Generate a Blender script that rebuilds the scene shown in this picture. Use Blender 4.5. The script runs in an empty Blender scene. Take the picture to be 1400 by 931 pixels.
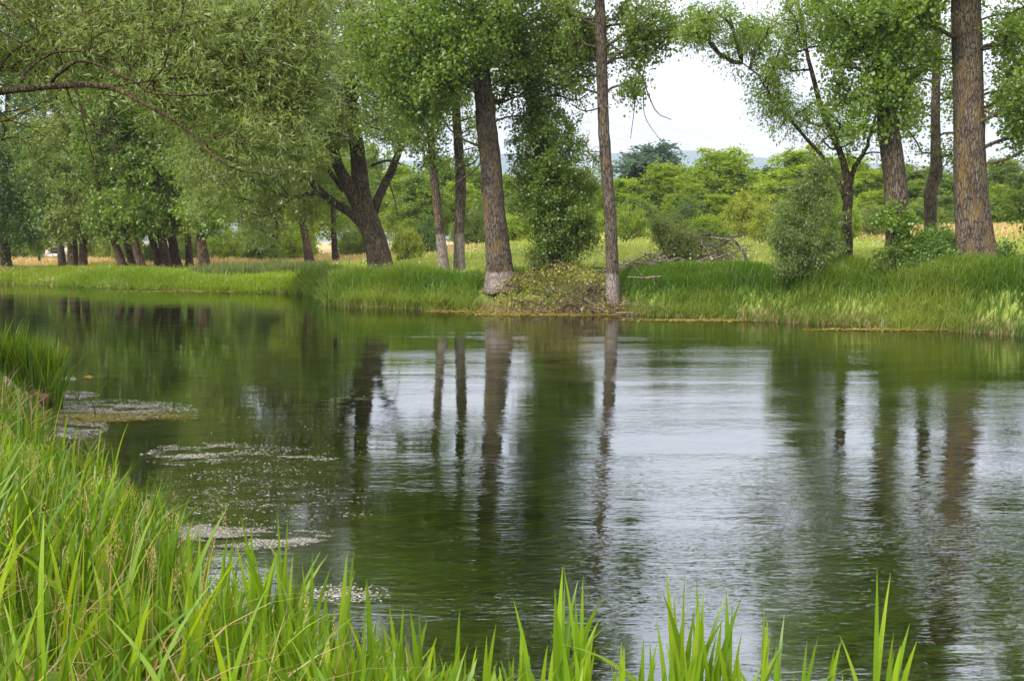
import bpy, math
import numpy as np

# ------------------------------------------------------------------ camera, sky, sun, exposure
SC = bpy.context.scene
COL = SC.collection
F, CX, CY = 1361.0, 700.0, 465.5
CAMZ = 2.5
TH = math.atan((CY - 330.0) / F)
cam = bpy.data.objects.new('camera', bpy.data.cameras.new('camera'))
COL.objects.link(cam)
cam.location = (0, 0, CAMZ)
cam.rotation_euler = (math.radians(90) - TH, 0, 0)
cam.data.sensor_width = 36
cam.data.lens = 36 * F / 1400
cam.data.clip_start = 0.05
cam.data.clip_end = 12000
SC.camera = cam

SUN_EL, SUN_AZ = math.radians(40), math.radians(-145)      # azimuth clockwise from +Y: behind, to the left
world = bpy.data.worlds.new('World')
SC.world = world
world.use_nodes = True
nt = world.node_tree
nt.nodes.clear()
def wn(t, **k):
    n = nt.nodes.new(t)
    for a, b in k.items(): setattr(n, a, b)
    return n
sky = wn('ShaderNodeTexSky', sky_type='NISHITA', sun_disc=False)
sky.sun_elevation = SUN_EL
sky.sun_rotation = SUN_AZ
tc = wn('ShaderNodeTexCoord')
mp = wn('ShaderNodeMapping'); mp.inputs['Scale'].default_value = (1.6, 1.6, 7)
nz = wn('ShaderNodeTexNoise'); nz.inputs['Scale'].default_value = 1.6; nz.inputs['Detail'].default_value = 5
cr = wn('ShaderNodeValToRGB'); cr.color_ramp.elements[0].position = .36; cr.color_ramp.elements[1].position = .62
cr.color_ramp.elements[0].color = (.5, .5, .5, 1)
sep = wn('ShaderNodeSeparateXYZ')
el = wn('ShaderNodeMapRange'); el.inputs['From Min'].default_value = .11; el.inputs['From Max'].default_value = .30
el.inputs['To Min'].default_value = .60; el.inputs['To Max'].default_value = 1.3
mul = wn('ShaderNodeVectorMath', operation='SCALE'); mul.inputs[0].default_value = (8.5, 8.75, 9.7)
mix = wn('ShaderNodeMix', data_type='RGBA')
bg = wn('ShaderNodeBackground'); bg.inputs['Strength'].default_value = 0.1
out = wn('ShaderNodeOutputWorld')
L = nt.links.new
L(tc.outputs['Generated'], mp.inputs[0]); L(mp.outputs[0], nz.inputs['Vector']); L(nz.outputs['Fac'], cr.inputs[0])
L(tc.outputs['Generated'], sep.inputs[0]); L(sep.outputs[2], el.inputs[0]); L(el.outputs[0], mul.inputs['Scale'])
L(cr.outputs[0], mix.inputs[0]); L(sky.outputs[0], mix.inputs[6]); L(mul.outputs[0], mix.inputs[7])
L(mix.outputs[2], bg.inputs[0]); L(bg.outputs[0], out.inputs[0])

sl = bpy.data.lights.new('sun', 'SUN')
sl.energy = 2.4
sl.angle = math.radians(12)
sl.color = (1, .95, .86)
sun = bpy.data.objects.new('sun', sl)
COL.objects.link(sun)
from mathutils import Vector
_d = Vector((math.sin(SUN_AZ) * math.cos(SUN_EL), math.cos(SUN_AZ) * math.cos(SUN_EL), math.sin(SUN_EL)))
sun.rotation_euler = _d.to_track_quat('Z', 'Y').to_euler()

SC.view_settings.view_transform = 'Standard'
SC.view_settings.look = 'None'
SC.view_settings.exposure = 1.05
SC.view_settings.gamma = 1
SC.cycles.max_bounces = 7
SC.cycles.diffuse_bounces = 4
SC.cycles.transmission_bounces = 4
SC.cycles.transparent_max_bounces = 6
SC.cycles.glossy_bounces = 2
SC.cycles.caustics_reflective = False
SC.cycles.caustics_refractive = False
SC.cycles.use_denoising = True

# ------------------------------------------------------------------ helpers
ct, st = math.cos(TH), math.sin(TH)
def at(px, py, Y):
    """world point seen at photo pixel (px,py), at distance Y"""
    x, v = (px - CX) / F, -(py - CY) / F
    k = Y / (ct + st * v)
    return np.array([x * k, Y, CAMZ + (-st + ct * v) * k])
def on_water(px, py):
    v = -(py - CY) / F
    k = CAMZ / (st - ct * v)
    return np.array([(px - CX) / F * k, (ct + st * v) * k, 0.])
def project(P):
    P = np.atleast_2d(P)
    y, z = P[:, 1], P[:, 2] - CAMZ
    d = np.maximum(ct * y - st * z, 1e-3)
    return CX + F * P[:, 0] / d, CY - F * (st * y + ct * z) / d, d

def mesh_from(name, V, quads, mat, parent=None, tint=None, smooth=False, tris=None):
    V = np.asarray(V, dtype=np.float32)
    me = bpy.data.meshes.new(name)
    me.vertices.add(len(V)); me.vertices.foreach_set('co', V.ravel())
    q = np.asarray(quads, dtype=np.int32)
    nq = len(q)
    loops = q.ravel()
    starts = np.arange(nq) * 4
    if tris is not None and len(tris):
        t = np.asarray(tris, dtype=np.int32)
        starts = np.concatenate([starts, nq * 4 + np.arange(len(t)) * 3])
        loops = np.concatenate([loops, t.ravel()])
    me.loops.add(len(loops)); me.loops.foreach_set('vertex_index', loops.astype(np.int32))
    me.polygons.add(len(starts)); me.polygons.foreach_set('loop_start', starts.astype(np.int32))
    me.update(calc_edges=True)
    if smooth: me.polygons.foreach_set('use_smooth', np.ones(len(starts), dtype=bool))
    if tint is not None:
        a = me.attributes.new('tint', 'FLOAT', 'FACE')
        a.data.foreach_set('value', np.asarray(tint, dtype=np.float32))
    me.materials.append(mat)
    o = bpy.data.objects.new(name, me)
    COL.objects.link(o)
    if parent is not None: o.parent = parent
    return o

def tag(o, label=None, cat=None, group=None, kind=None):
    if label: o['label'] = label
    if cat: o['category'] = cat
    if group: o['group'] = group
    if kind: o['kind'] = kind
    return o
def thing(name, label, cat, loc, group=None):
    o = bpy.data.objects.new(name, None)
    o.empty_display_size = .3
    COL.objects.link(o)
    o.location = tuple(float(v) for v in loc)
    return tag(o, label, cat, group)

def unit(v): return v / np.maximum(np.linalg.norm(v, axis=-1, keepdims=True), 1e-9)

def smooth_line(P, R, n):
    """Catmull-Rom resample of points and radii"""
    P = np.asarray(P, float); R = np.asarray(R, float)
    A = np.column_stack([P, R])
    A = np.vstack([2 * A[0] - A[1], A, 2 * A[-1] - A[-2]])
    m = len(P) - 1
    t = np.linspace(0, m, n); i = np.minimum(t.astype(int), m - 1); u = (t - i)[:, None]
    a, b, c, d = A[i], A[i + 1], A[i + 2], A[i + 3]
    Q = .5 * (2 * b + (c - a) * u + (2 * a - 5 * b + 4 * c - d) * u ** 2 + (3 * b - a - 3 * c + d) * u ** 3)
    return Q[:, :3], np.maximum(Q[:, 3], .002)

class Tubes:
    def __init__(s): s.V, s.Q, s.T, s.n = [], [], [], 0
    def add(s, P, R, sides=6, rough=0, rng=None, flare=None, cap=True):
        P = np.asarray(P, float); R = np.asarray(R, float)
        n = len(P)
        T = unit(np.gradient(P, axis=0))
        ref = np.array([0., 1, 0]) if abs(T[:, 1]).mean() < .8 else np.array([1., 0, 0])
        A = unit(np.cross(T, ref)); B = np.cross(T, A)
        th = np.linspace(0, 2 * np.pi, sides, endpoint=False)
        rr = np.repeat(R[:, None], sides, 1)
        if rough and rng is not None:
            ph = rng.rand(6) * 6.28
            s_ = np.linspace(0, 1, n)[:, None] * n
            rr = rr * (1 + rough * (np.sin(3 * th + ph[0] + .15 * s_) * .5 + np.sin(5 * th + ph[1] - .11 * s_) * .35
                                    + np.sin(2 * th + .3 * s_ + ph[2]) * .4 + rng.randn(n, sides) * .22))
        if flare is not None:
            h = (P[:, 2] - P[0, 2])[:, None]
            ph = rng.rand() * 6
            rr = rr * (1 + flare * np.exp(-h / .45) * (1 + .5 * np.sin(4 * th + ph) + .3 * np.sin(7 * th + 2 * ph)))
        V = P[:, None, :] + rr[..., None] * (np.cos(th)[None, :, None] * A[:, None, :] + np.sin(th)[None, :, None] * B[:, None, :])
        i = np.arange(n - 1)[:, None] * sides; j = np.arange(sides)[None, :]; k = (j + 1) % sides
        q = np.stack([i + j, i + k, i + sides + k, i + sides + j], -1).reshape(-1, 4) + s.n
        s.V.append(V.reshape(-1, 3)); s.Q.append(q)
        s.n += n * sides
        if cap:
            for e, base in ((0, 0), (n - 1, (n - 1) * sides)):
                s.V.append(P[e][None]); c = s.n; s.n += 1
                b = c - n * sides if e == 0 else c - n * sides - 1
                b0 = b + base
                jj = np.arange(sides); kk = (jj + 1) % sides
                s.T.append(np.stack([np.full(sides, c), b0 + (kk if e == 0 else jj), b0 + (jj if e == 0 else kk)], -1))
    def build(s, name, mat, parent=None, off=(0, 0, 0)):
        V = np.vstack(s.V) - np.asarray(off, float)
        return mesh_from(name, V, np.vstack(s.Q), mat, parent, smooth=True, tris=np.vstack(s.T) if s.T else None)

def leaf_quads(P, A, N, Ln, W):
    """one diamond leaf, folded a little on its midrib, per row"""
    A = unit(A); S = unit(np.cross(A, N)); N2 = np.cross(S, A)
    Ln = Ln[:, None]; W = W[:, None]
    v0 = P; v2 = P + A * Ln
    m = P + A * Ln * .42
    v1 = m + S * W * .5 + N2 * W * .12
    v3 = m - S * W * .5 + N2 * W * .12
    V = np.stack([v0, v1, v2, v3], 1).reshape(-1, 3)
    Q = np.arange(len(P) * 4).reshape(-1, 4)
    return V, Q

def blades(base, h, w, lean, bend, seg, rng, twist=None):
    """grass blades: base (N,3), height, width, lean direction (N,2), bend = tip offset / height"""
    N = len(base)
    t = np.linspace(0, 1, seg + 1)
    ang = rng.rand(N) * np.pi if twist is None else twist
    S = np.stack([np.cos(ang), np.sin(ang), np.zeros(N)], -1)
    D = np.column_stack([lean, np.zeros(N)])
    up = np.array([0, 0, 1.])
    b = bend[:, None, None]
    c = base[:, None, :] + h[:, None, None] * (up * (t[None, :, None] - .33 * np.minimum(b, 1.4) ** 2 * t[None, :, None] ** 3)
                                              + D[:, None, :] * b * (t[None, :, None] ** 2))
    wd = w[:, None] * np.where(t < .999, (1 - t ** 3.4) * (.65 + .7 * np.minimum(t * 2.5, .5)), .03)[None, :]
    Lf = c + S[:, None, :] * wd[..., None] * .5
    Rt = c - S[:, None, :] * wd[..., None] * .5
    V = np.stack([Lf, Rt], 2).reshape(-1, 3)
    i = (np.arange(N)[:, None] * (seg + 1) + np.arange(seg)[None, :]) * 2
    Q = np.stack([i, i + 1, i + 3, i + 2], -1).reshape(-1, 4)
    return V, Q

# ------------------------------------------------------------------ materials
def new_mat(name):
    m = bpy.data.materials.new(name); m.use_nodes = True
    n = m.node_tree; n.nodes.clear()
    return m, n
def N(n, t, **k):
    o = n.nodes.new(t)
    for a, b in k.items():
        if hasattr(o, a) and a not in ('inputs',): setattr(o, a, b)
    return o
def ramp(n, stops):
    r = n.nodes.new('ShaderNodeValToRGB')
    e = r.color_ramp.elements
    while len(e) > 1: e.remove(e[-1])
    e[0].position = stops[0][0]; e[0].color = (*stops[0][1], 1)
    for p, c in stops[1:]:
        x = e.new(p); x.color = (*c, 1)
    return r
def noise(n, scale, detail=4, vec=None, rough=.55, map_scale=None, kind='Object'):
    z = n.nodes.new('ShaderNodeTexNoise')
    z.inputs['Scale'].default_value = scale; z.inputs['Detail'].default_value = detail; z.inputs['Roughness'].default_value = rough
    if vec is None:
        t = n.nodes.new('ShaderNodeTexCoord'); vec = t.outputs[kind]
    if map_scale:
        mpp = n.nodes.new('ShaderNodeMapping'); mpp.inputs['Scale'].default_value = map_scale
        n.links.new(vec, mpp.inputs[0]); vec = mpp.outputs[0]
    n.links.new(vec, z.inputs['Vector'])
    return z

def leaf_mat(name, c0, c1, c2, trans=.50, gloss=.03, rough=.42):
    """tint attribute 0..1 picks between three leaf colours; Object Info varies one tree from the next"""
    m, n = new_mat(name)
    a = N(n, 'ShaderNodeAttribute'); a.attribute_name = 'tint'
    r = ramp(n, [(0, c0), (.55, c1), (1, c2)])
    oi = N(n, 'ShaderNodeObjectInfo')
    mr = N(n, 'ShaderNodeMapRange'); mr.inputs['To Min'].default_value = .86; mr.inputs['To Max'].default_value = 1.14
    hs = N(n, 'ShaderNodeHueSaturation')
    d = N(n, 'ShaderNodeBsdfDiffuse'); t = N(n, 'ShaderNodeBsdfTranslucent'); g = N(n, 'ShaderNodeBsdfGlossy')
    g.inputs['Roughness'].default_value = rough
    g.inputs['Color'].default_value = (.9, .95, 1, 1)
    tcol = N(n, 'ShaderNodeHueSaturation'); tcol.inputs['Hue'].default_value = .478; tcol.inputs['Saturation'].default_value = 1.1; tcol.inputs['Value'].default_value = 1.5
    m1 = N(n, 'ShaderNodeMixShader'); m1.inputs[0].default_value = trans
    m2 = N(n, 'ShaderNodeMixShader'); m2.inputs[0].default_value = gloss
    o = N(n, 'ShaderNodeOutputMaterial')
    l = n.links.new
    l(a.outputs['Fac'], r.inputs[0]); l(r.outputs[0], hs.inputs['Color'])
    l(oi.outputs['Random'], mr.inputs[0]); l(mr.outputs[0], hs.inputs['Value'])
    l(hs.outputs[0], d.inputs[0]); l(hs.outputs[0], tcol.inputs['Color']); l(tcol.outputs[0], t.inputs[0])
    l(d.outputs[0], m1.inputs[1]); l(t.outputs[0], m1.inputs[2]); l(m1.outputs[0], m2.inputs[1]); l(g.outputs[0], m2.inputs[2])
    l(m2.outputs[0], o.inputs[0])
    return m

LM = {
 'poplar':  leaf_mat('poplar_leaf', (.100, .170, .022), (.180, .285, .036), (.28, .38, .065), gloss=.035),
 'poplar2': leaf_mat('poplar_leaf_dark', (.085, .140, .018), (.150, .230, .030), (.235, .31, .055), gloss=.035),
 'oldwillow': leaf_mat('grey_green_leaf', (.125, .175, .034), (.20, .26, .058), (.29, .35, .10), gloss=.03),
 'willow':  leaf_mat('willow_leaf', (.125, .175, .04), (.23, .305, .08), (.38, .45, .18), gloss=.03),
 'ivy':     leaf_mat('shoot_leaf', (.07, .15, .018), (.135, .25, .030), (.22, .35, .052), gloss=.04),
 'bright':  leaf_mat('bright_leaf', (.10, .17, .015), (.20, .295, .024), (.34, .42, .04)),
 'yellow':  leaf_mat('yellow_green_leaf', (.12, .16, .02), (.24, .29, .03), (.38, .40, .06)),
 'mid':     leaf_mat('mid_leaf', (.075, .135, .018), (.145, .225, .032), (.245, .33, .05)),
 'blue':    leaf_mat('bluish_leaf', (.045, .085, .045), (.085, .14, .075), (.15, .21, .12)),
 'dark':    leaf_mat('dark_leaf', (.05, .105, .02), (.09, .165, .032), (.15, .235, .05)),
 'sedge':   leaf_mat('olive_shrub_leaf', (.10, .145, .03), (.17, .225, .05), (.27, .31, .10)),
 'feather': leaf_mat('feathery_leaf', (.12, .175, .04), (.20, .28, .07), (.31, .37, .13)),
 'grass':   leaf_mat('lush_grass', (.09, .17, .012), (.17, .27, .02), (.30, .38, .05), gloss=.02),
 'bankgrass': leaf_mat('far_bank_grass', (.040, .105, .012), (.105, .195, .018), (.27, .33, .06), gloss=.02),
 'near':    leaf_mat('near_grass', (.040, .082, .006), (.100, .192, .012), (.22, .305, .024), trans=.42, gloss=.02),
 'iris':    leaf_mat('broad_blade', (.085, .165, .008), (.16, .28, .014), (.27, .37, .024), trans=.42, gloss=.03),
 'meadow':  leaf_mat('meadow_grass', (.16, .23, .03), (.31, .38, .07), (.48, .48, .16), gloss=.03),
 'straw':   leaf_mat('dry_grass', (.28, .20, .07), (.42, .31, .13), (.55, .43, .22), gloss=.02),
 'pile':    leaf_mat('wilting_leaf', (.14, .16, .03), (.34, .34, .06), (.55, .50, .15), gloss=.04),
 'weed':    leaf_mat('water_weed', (.10, .14, .02), (.22, .27, .04), (.38, .40, .08), trans=.2, gloss=.02),
 'flake':   leaf_mat('floating_scum', (.16, .15, .06), (.40, .36, .28), (.66, .61, .58), trans=.1, gloss=.04),
 'alga':    leaf_mat('floating_alga', (.10, .09, .02), (.30, .25, .04), (.50, .42, .10), trans=.2, gloss=.03),
}

def bark_mat(name, wash=None, lichen=.35, base=(.09, .070, .052), light=(.185, .152, .122), scale=1.5):
    m, n = new_mat(name)
    l = n.links.new
    t = N(n, 'ShaderNodeTexCoord'); vec = t.outputs['Object']
    n1 = noise(n, 9 * scale, 6, vec, .65, (1, 1, .16))
    v = N(n, 'ShaderNodeTexVoronoi'); v.feature = 'DISTANCE_TO_EDGE'; v.inputs['Scale'].default_value = 13 * scale
    mv = N(n, 'ShaderNodeMapping'); mv.inputs['Scale'].default_value = (1, 1, .17)
    nw = noise(n, 5, 3, vec); 
    addv = N(n, 'ShaderNodeMix', data_type='RGBA'); addv.inputs[0].default_value = .12
    l(vec, addv.inputs[6]); l(nw.outputs['Color'], addv.inputs[7]); l(addv.outputs[2], mv.inputs[0]); l(mv.outputs[0], v.inputs['Vector'])
    crack = N(n, 'ShaderNodeMapRange'); crack.inputs['From Max'].default_value = .16; l(v.outputs['Distance'], crack.inputs[0])
    hmix = N(n, 'ShaderNodeMath', operation='MULTIPLY'); l(crack.outputs[0], hmix.inputs[0]); l(n1.outputs['Fac'], hmix.inputs[1])
    r = ramp(n, [(.12, tuple(c * .45 for c in base)), (.3, base), (.62, light)])
    l(hmix.outputs[0], r.inputs[0])
    big = noise(n, 1.3, 4, vec); br = ramp(n, [(.35, (.72, .7, .68)), (.65, (1.2, 1.18, 1.15))]); l(big.outputs['Fac'], br.inputs[0])
    mm = N(n, 'ShaderNodeMix', data_type='RGBA', blend_type='MULTIPLY'); mm.inputs[0].default_value = 1
    l(r.outputs[0], mm.inputs[6]); l(br.outputs[0], mm.inputs[7])
    li = noise(n, 2.6, 8, vec, .72, (1, 1, .45)); lr = N(n, 'ShaderNodeMapRange')
    lr.inputs['From Min'].default_value = .62 - .22 * lichen; lr.inputs['From Max'].default_value = .72 - .12 * lichen; lr.inputs['To Max'].default_value = .75
    l(li.outputs['Fac'], lr.inputs[0])
    lc = N(n, 'ShaderNodeMix', data_type='RGBA'); l(lr.outputs[0], lc.inputs[0]); l(mm.outputs[2], lc.inputs[6]); lc.inputs[7].default_value = (.21, .135, .04, 1)
    cur = lc.outputs[2]
    if wash:
        sx = N(n, 'ShaderNodeSeparateXYZ'); l(vec, sx.inputs[0])
        en = noise(n, 5, 3, vec); ad = N(n, 'ShaderNodeMath', operation='MULTIPLY_ADD'); ad.inputs[1].default_value = .25
        l(en.outputs['Fac'], ad.inputs[0]); l(sx.outputs[2], ad.inputs[2])
        w = N(n, 'ShaderNodeMapRange'); w.inputs['From Min'].default_value = wash + .16; w.inputs['From Max'].default_value = wash + .10
        l(ad.outputs[0], w.inputs[0])
        pr = ramp(n, [(.08, (.13, .10, .08)), (.3, (.24, .195, .165)), (.6, (.34, .285, .25))]); l(hmix.outputs[0], pr.inputs[0])
        wm = N(n, 'ShaderNodeMix', data_type='RGBA'); l(w.outputs[0], wm.inputs[0]); l(cur, wm.inputs[6]); l(pr.outputs[0], wm.inputs[7])
        cur = wm.outputs[2]
    b = N(n, 'ShaderNodeBump'); b.inputs['Strength'].default_value = .9; b.inputs['Distance'].default_value = .035
    l(hmix.outputs[0], b.inputs['Height'])
    p = N(n, 'ShaderNodeBsdfPrincipled'); p.inputs['Roughness'].default_value = .9; p.inputs['Specular IOR Level'].default_value = .2
    l(cur, p.inputs['Base Color']); l(b.outputs[0], p.inputs['Normal'])
    o = N(n, 'ShaderNodeOutputMaterial'); l(p.outputs[0], o.inputs[0])
    return m
BARK = bark_mat('bark_plain')
BARK_OR = bark_mat('bark_lichen', lichen=.58)
BARK_DK = bark_mat('bark_dark', base=(.065, .050, .034), light=(.15, .12, .088), lichen=.3)
BARK_RED = bark_mat('bark_reddish', wash=.12, base=(.10, .062, .042), light=(.22, .145, .10), lichen=.3)
BARK_TWIG = bark_mat('bark_twig', base=(.05, .037, .02), light=(.11, .08, .04), lichen=.55, scale=3)
DEAD = bark_mat('dead_wood', base=(.22, .18, .13), light=(.46, .40, .32), lichen=0)
DEADBR = bark_mat('dead_brush', base=(.16, .11, .075), light=(.34, .26, .19), lichen=0)

def simple_mat(name, c0, c1, sc=3, rough=.85, bump=.02, spec=.2):
    m, n = new_mat(name); l = n.links.new
    z = noise(n, sc, 6, rough=.65); r = ramp(n, [(.3, c0), (.7, c1)]); l(z.outputs['Fac'], r.inputs[0])
    b = N(n, 'ShaderNodeBump'); b.inputs['Distance'].default_value = bump; l(z.outputs['Fac'], b.inputs['Height'])
    p = N(n, 'ShaderNodeBsdfPrincipled'); p.inputs['Roughness'].default_value = rough; p.inputs['Specular IOR Level'].default_value = spec
    l(r.outputs[0], p.inputs['Base Color']); l(b.outputs[0], p.inputs['Normal'])
    o = N(n, 'ShaderNodeOutputMaterial'); l(p.outputs[0], o.inputs[0])
    return m

# ------------------------------------------------------------------ banks and terrain
_far = [on_water(*p) for p in [(0, 388), (60, 390), (100, 392), (180, 394.5), (300, 398.5), (380, 400.5), (415, 402), (428, 405), (438, 411)]]
_far += [on_water(*p) for p in [(447, 418), (520, 421), (600, 424), (690, 427), (850, 430), (930, 433), (1000, 437), (1100, 442), (1200, 447), (1300, 453), (1400, 460)]]
_far = [(-150, 110, 0), (-60, 72, 0)] + [tuple(p) for p in _far] + [(22, 23, 0), (40, 17, 0), (120, -5, 0)]
_far = np.array(sorted(_far))
def Yfar(X):
    X = np.asarray(X, float)
    return np.interp(X, _far[:, 0], _far[:, 1]) + .12 * np.sin(X * 2.1) + .08 * np.sin(X * 5.3 + 1)
_near = [on_water(*p)[:2] for p in [(-20, 545), (78, 556), (62, 600), (110, 650), (170, 715), (225, 800), (290, 870), (420, 925), (600, 975), (800, 1005), (1250, 1060)]]
_near = [(-150, 14), (-40, 20), (-14, 18.5)] + [tuple(p) for p in _near] + [(6, 2.4), (30, -6), (120, -30)]
_near = np.array(_near)
_near[:, 0] = np.maximum.accumulate(_near[:, 0] + np.arange(len(_near)) * 1e-3)
def Ynear(X):
    X = np.asarray(X, float)
    return np.interp(X, _near[:, 0], _near[:, 1]) + .06 * np.sin(X * 4.1) + .04 * np.sin(X * 9.3 + 1)
def sstep(x): x = np.clip(x, 0, 1); return x * x * (3 - 2 * x)
def height(X, Y):
    X = np.asarray(X, float); Y = np.asarray(Y, float)
    df = Y - Yfar(X); dn = Ynear(X) - Y
    bank = np.interp(X, [-60, -30, -15, -9, -6, 0, 4, 8, 14, 40], [.5, .5, .55, .7, .85, 1.1, 1.2, 1.55, 1.85, 2.0])
    rise = np.interp(X / np.maximum(Y, 20), [-.5, -.2, -.05, .05, .3, .5], [.1, .45, 1.0, 1.5, 1.6, 1.7]) * sstep((Y - 38) / 45)
    und = .07 * np.sin(X * .7 + Y * .3) + .05 * np.sin(X * 1.7 - Y * .9) + .03 * np.sin(X * 3.1 + Y * 2.3)
    zf = bank * (.62 * sstep(df / 1.3) + .38 * sstep(df / 4.5)) + rise + und * sstep(df / 2)
    zn = .42 * sstep(dn / 1.2) + .38 * sstep(dn / 4.5) + und * .6 * sstep(dn / 2)
    bed_f = np.minimum(0, df) * .55; bed_n = np.minimum(0, dn) * .42
    bed = np.maximum(np.maximum(bed_f, bed_n), -.95 + und)
    return np.where(df > 0, zf, np.where(dn > 0, zn, np.minimum(bed, -.001)))

def axis(lo, hi, step, out_lo, out_hi):
    a = list(np.arange(lo, hi, step)); g = step
    x = hi
    while x < out_hi: a.append(x); g *= 1.22; x += g
    a.append(out_hi); g = step; x = lo - step; b = []
    while x > out_lo: b.append(x); g *= 1.22; x -= g
    b.append(out_lo)
    return np.array(b[::-1] + a)
gx = axis(-36, 24, .32, -5200, 5200); gy = axis(0, 68, .26, -300, 4300)
GX, GY = np.meshgrid(gx, gy)
GZ = height(GX, GY)
GV = np.stack([GX, GY, GZ], -1).reshape(-1, 3)
nx = len(gx)
ii = (np.arange(len(gy) - 1)[:, None] * nx + np.arange(nx - 1)[None, :])
GQ = np.stack([ii, ii + 1, ii + nx + 1, ii + nx], -1).reshape(-1, 4)

def ground_mat():
    m, n = new_mat('meadow_and_bed'); l = n.links.new
    g = N(n, 'ShaderNodeNewGeometry'); pos = g.outputs['Position']
    sx = N(n, 'ShaderNodeSeparateXYZ'); l(pos, sx.inputs[0])
    a = noise(n, 1.1, 6, pos, .65); b = noise(n, .12, 3, pos)
    mead = ramp(n, [(.3, (.11, .17, .03)), (.5, (.20, .26, .05)), (.7, (.33, .34, .10))]); l(a.outputs['Fac'], mead.inputs[0])
    dry = ramp(n, [(.3, (.36, .27, .11)), (.7, (.52, .40, .20))]); l(a.outputs['Fac'], dry.inputs[0])
    # dry field far back: Y beyond a wavy line
    fy = N(n, 'ShaderNodeMath', operation='MULTIPLY_ADD'); l(b.outputs['Fac'], fy.inputs[0]); fy.inputs[1].default_value = 14; l(sx.outputs[1], fy.inputs[2])
    ax = N(n, 'ShaderNodeMath', operation='ABSOLUTE'); l(sx.outputs[0], ax.inputs[0])
    f2 = N(n, 'ShaderNodeMath', operation='MULTIPLY_ADD'); l(ax.outputs[0], f2.inputs[0]); f2.inputs[1].default_value = .55; l(fy.outputs[0], f2.inputs[2])
    fm = N(n, 'ShaderNodeMapRange'); fm.inputs['From Min'].default_value = 71; fm.inputs['From Max'].default_value = 79; l(f2.outputs[0], fm.inputs[0])
    m1 = N(n, 'ShaderNodeMix', data_type='RGBA'); l(fm.outputs[0], m1.inputs[0]); l(mead.outputs[0], m1.inputs[6]); l(dry.outputs[0], m1.inputs[7])
    # soil on the bank face
    soil = ramp(n, [(.3, (.10, .08, .04)), (.7, (.24, .19, .10))]); s_n = noise(n, 6, 6, pos, .7); l(s_n.outputs['Fac'], soil.inputs[0])
    sm = N(n, 'ShaderNodeMapRange'); sm.inputs['From Min'].default_value = .5; sm.inputs['From Max'].default_value = .15; l(sx.outputs[2], sm.inputs[0])
    m2 = N(n, 'ShaderNodeMix', data_type='RGBA'); l(sm.outputs[0], m2.inputs[0]); l(m1.outputs[2], m2.inputs[6]); l(soil.outputs[0], m2.inputs[7])
    # weedy bed, streaked along the current
    w1 = noise(n, 1.0, 7, pos, .7, (.55, 1.6, 1)); w2 = noise(n, .35, 3, pos)
    wm = N(n, 'ShaderNodeMath', operation='MULTIPLY_ADD'); l(w2.outputs['Fac'], wm.inputs[0]); wm.inputs[1].default_value = .6; l(w1.outputs['Fac'], wm.inputs[2])
    bedc = ramp(n, [(.62, (.035, .035, .014)), (.80, (.11, .115, .03)), (1.0, (.30, .33, .06))]); l(wm.outputs[0], bedc.inputs[0])
    bm_ = N(n, 'ShaderNodeMapRange'); bm_.inputs['From Min'].default_value = 0; bm_.inputs['From Max'].default_value = -.06; l(sx.outputs[2], bm_.inputs[0])
    m3 = N(n, 'ShaderNodeMix', data_type='RGBA'); l(bm_.outputs[0], m3.inputs[0]); l(m2.outputs[2], m3.inputs[6]); l(bedc.outputs[0], m3.inputs[7])
    bp = N(n, 'ShaderNodeBump'); bp.inputs['Distance'].default_value = .08; l(a.outputs['Fac'], bp.inputs['Height'])
    p = N(n, 'ShaderNodeBsdfPrincipled'); p.inputs['Roughness'].default_value = .95; p.inputs['Specular IOR Level'].default_value = .1
    l(m3.outputs[2], p.inputs['Base Color']); l(bp.outputs[0], p.inputs['Normal'])
    o = N(n, 'ShaderNodeOutputMaterial'); l(p.outputs[0], o.inputs[0])
    return m
ground = mesh_from('ground', GV, GQ, ground_mat(), smooth=True)
tag(ground, 'green meadow and river banks rolling back to a dry field', kind='structure')

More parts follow.
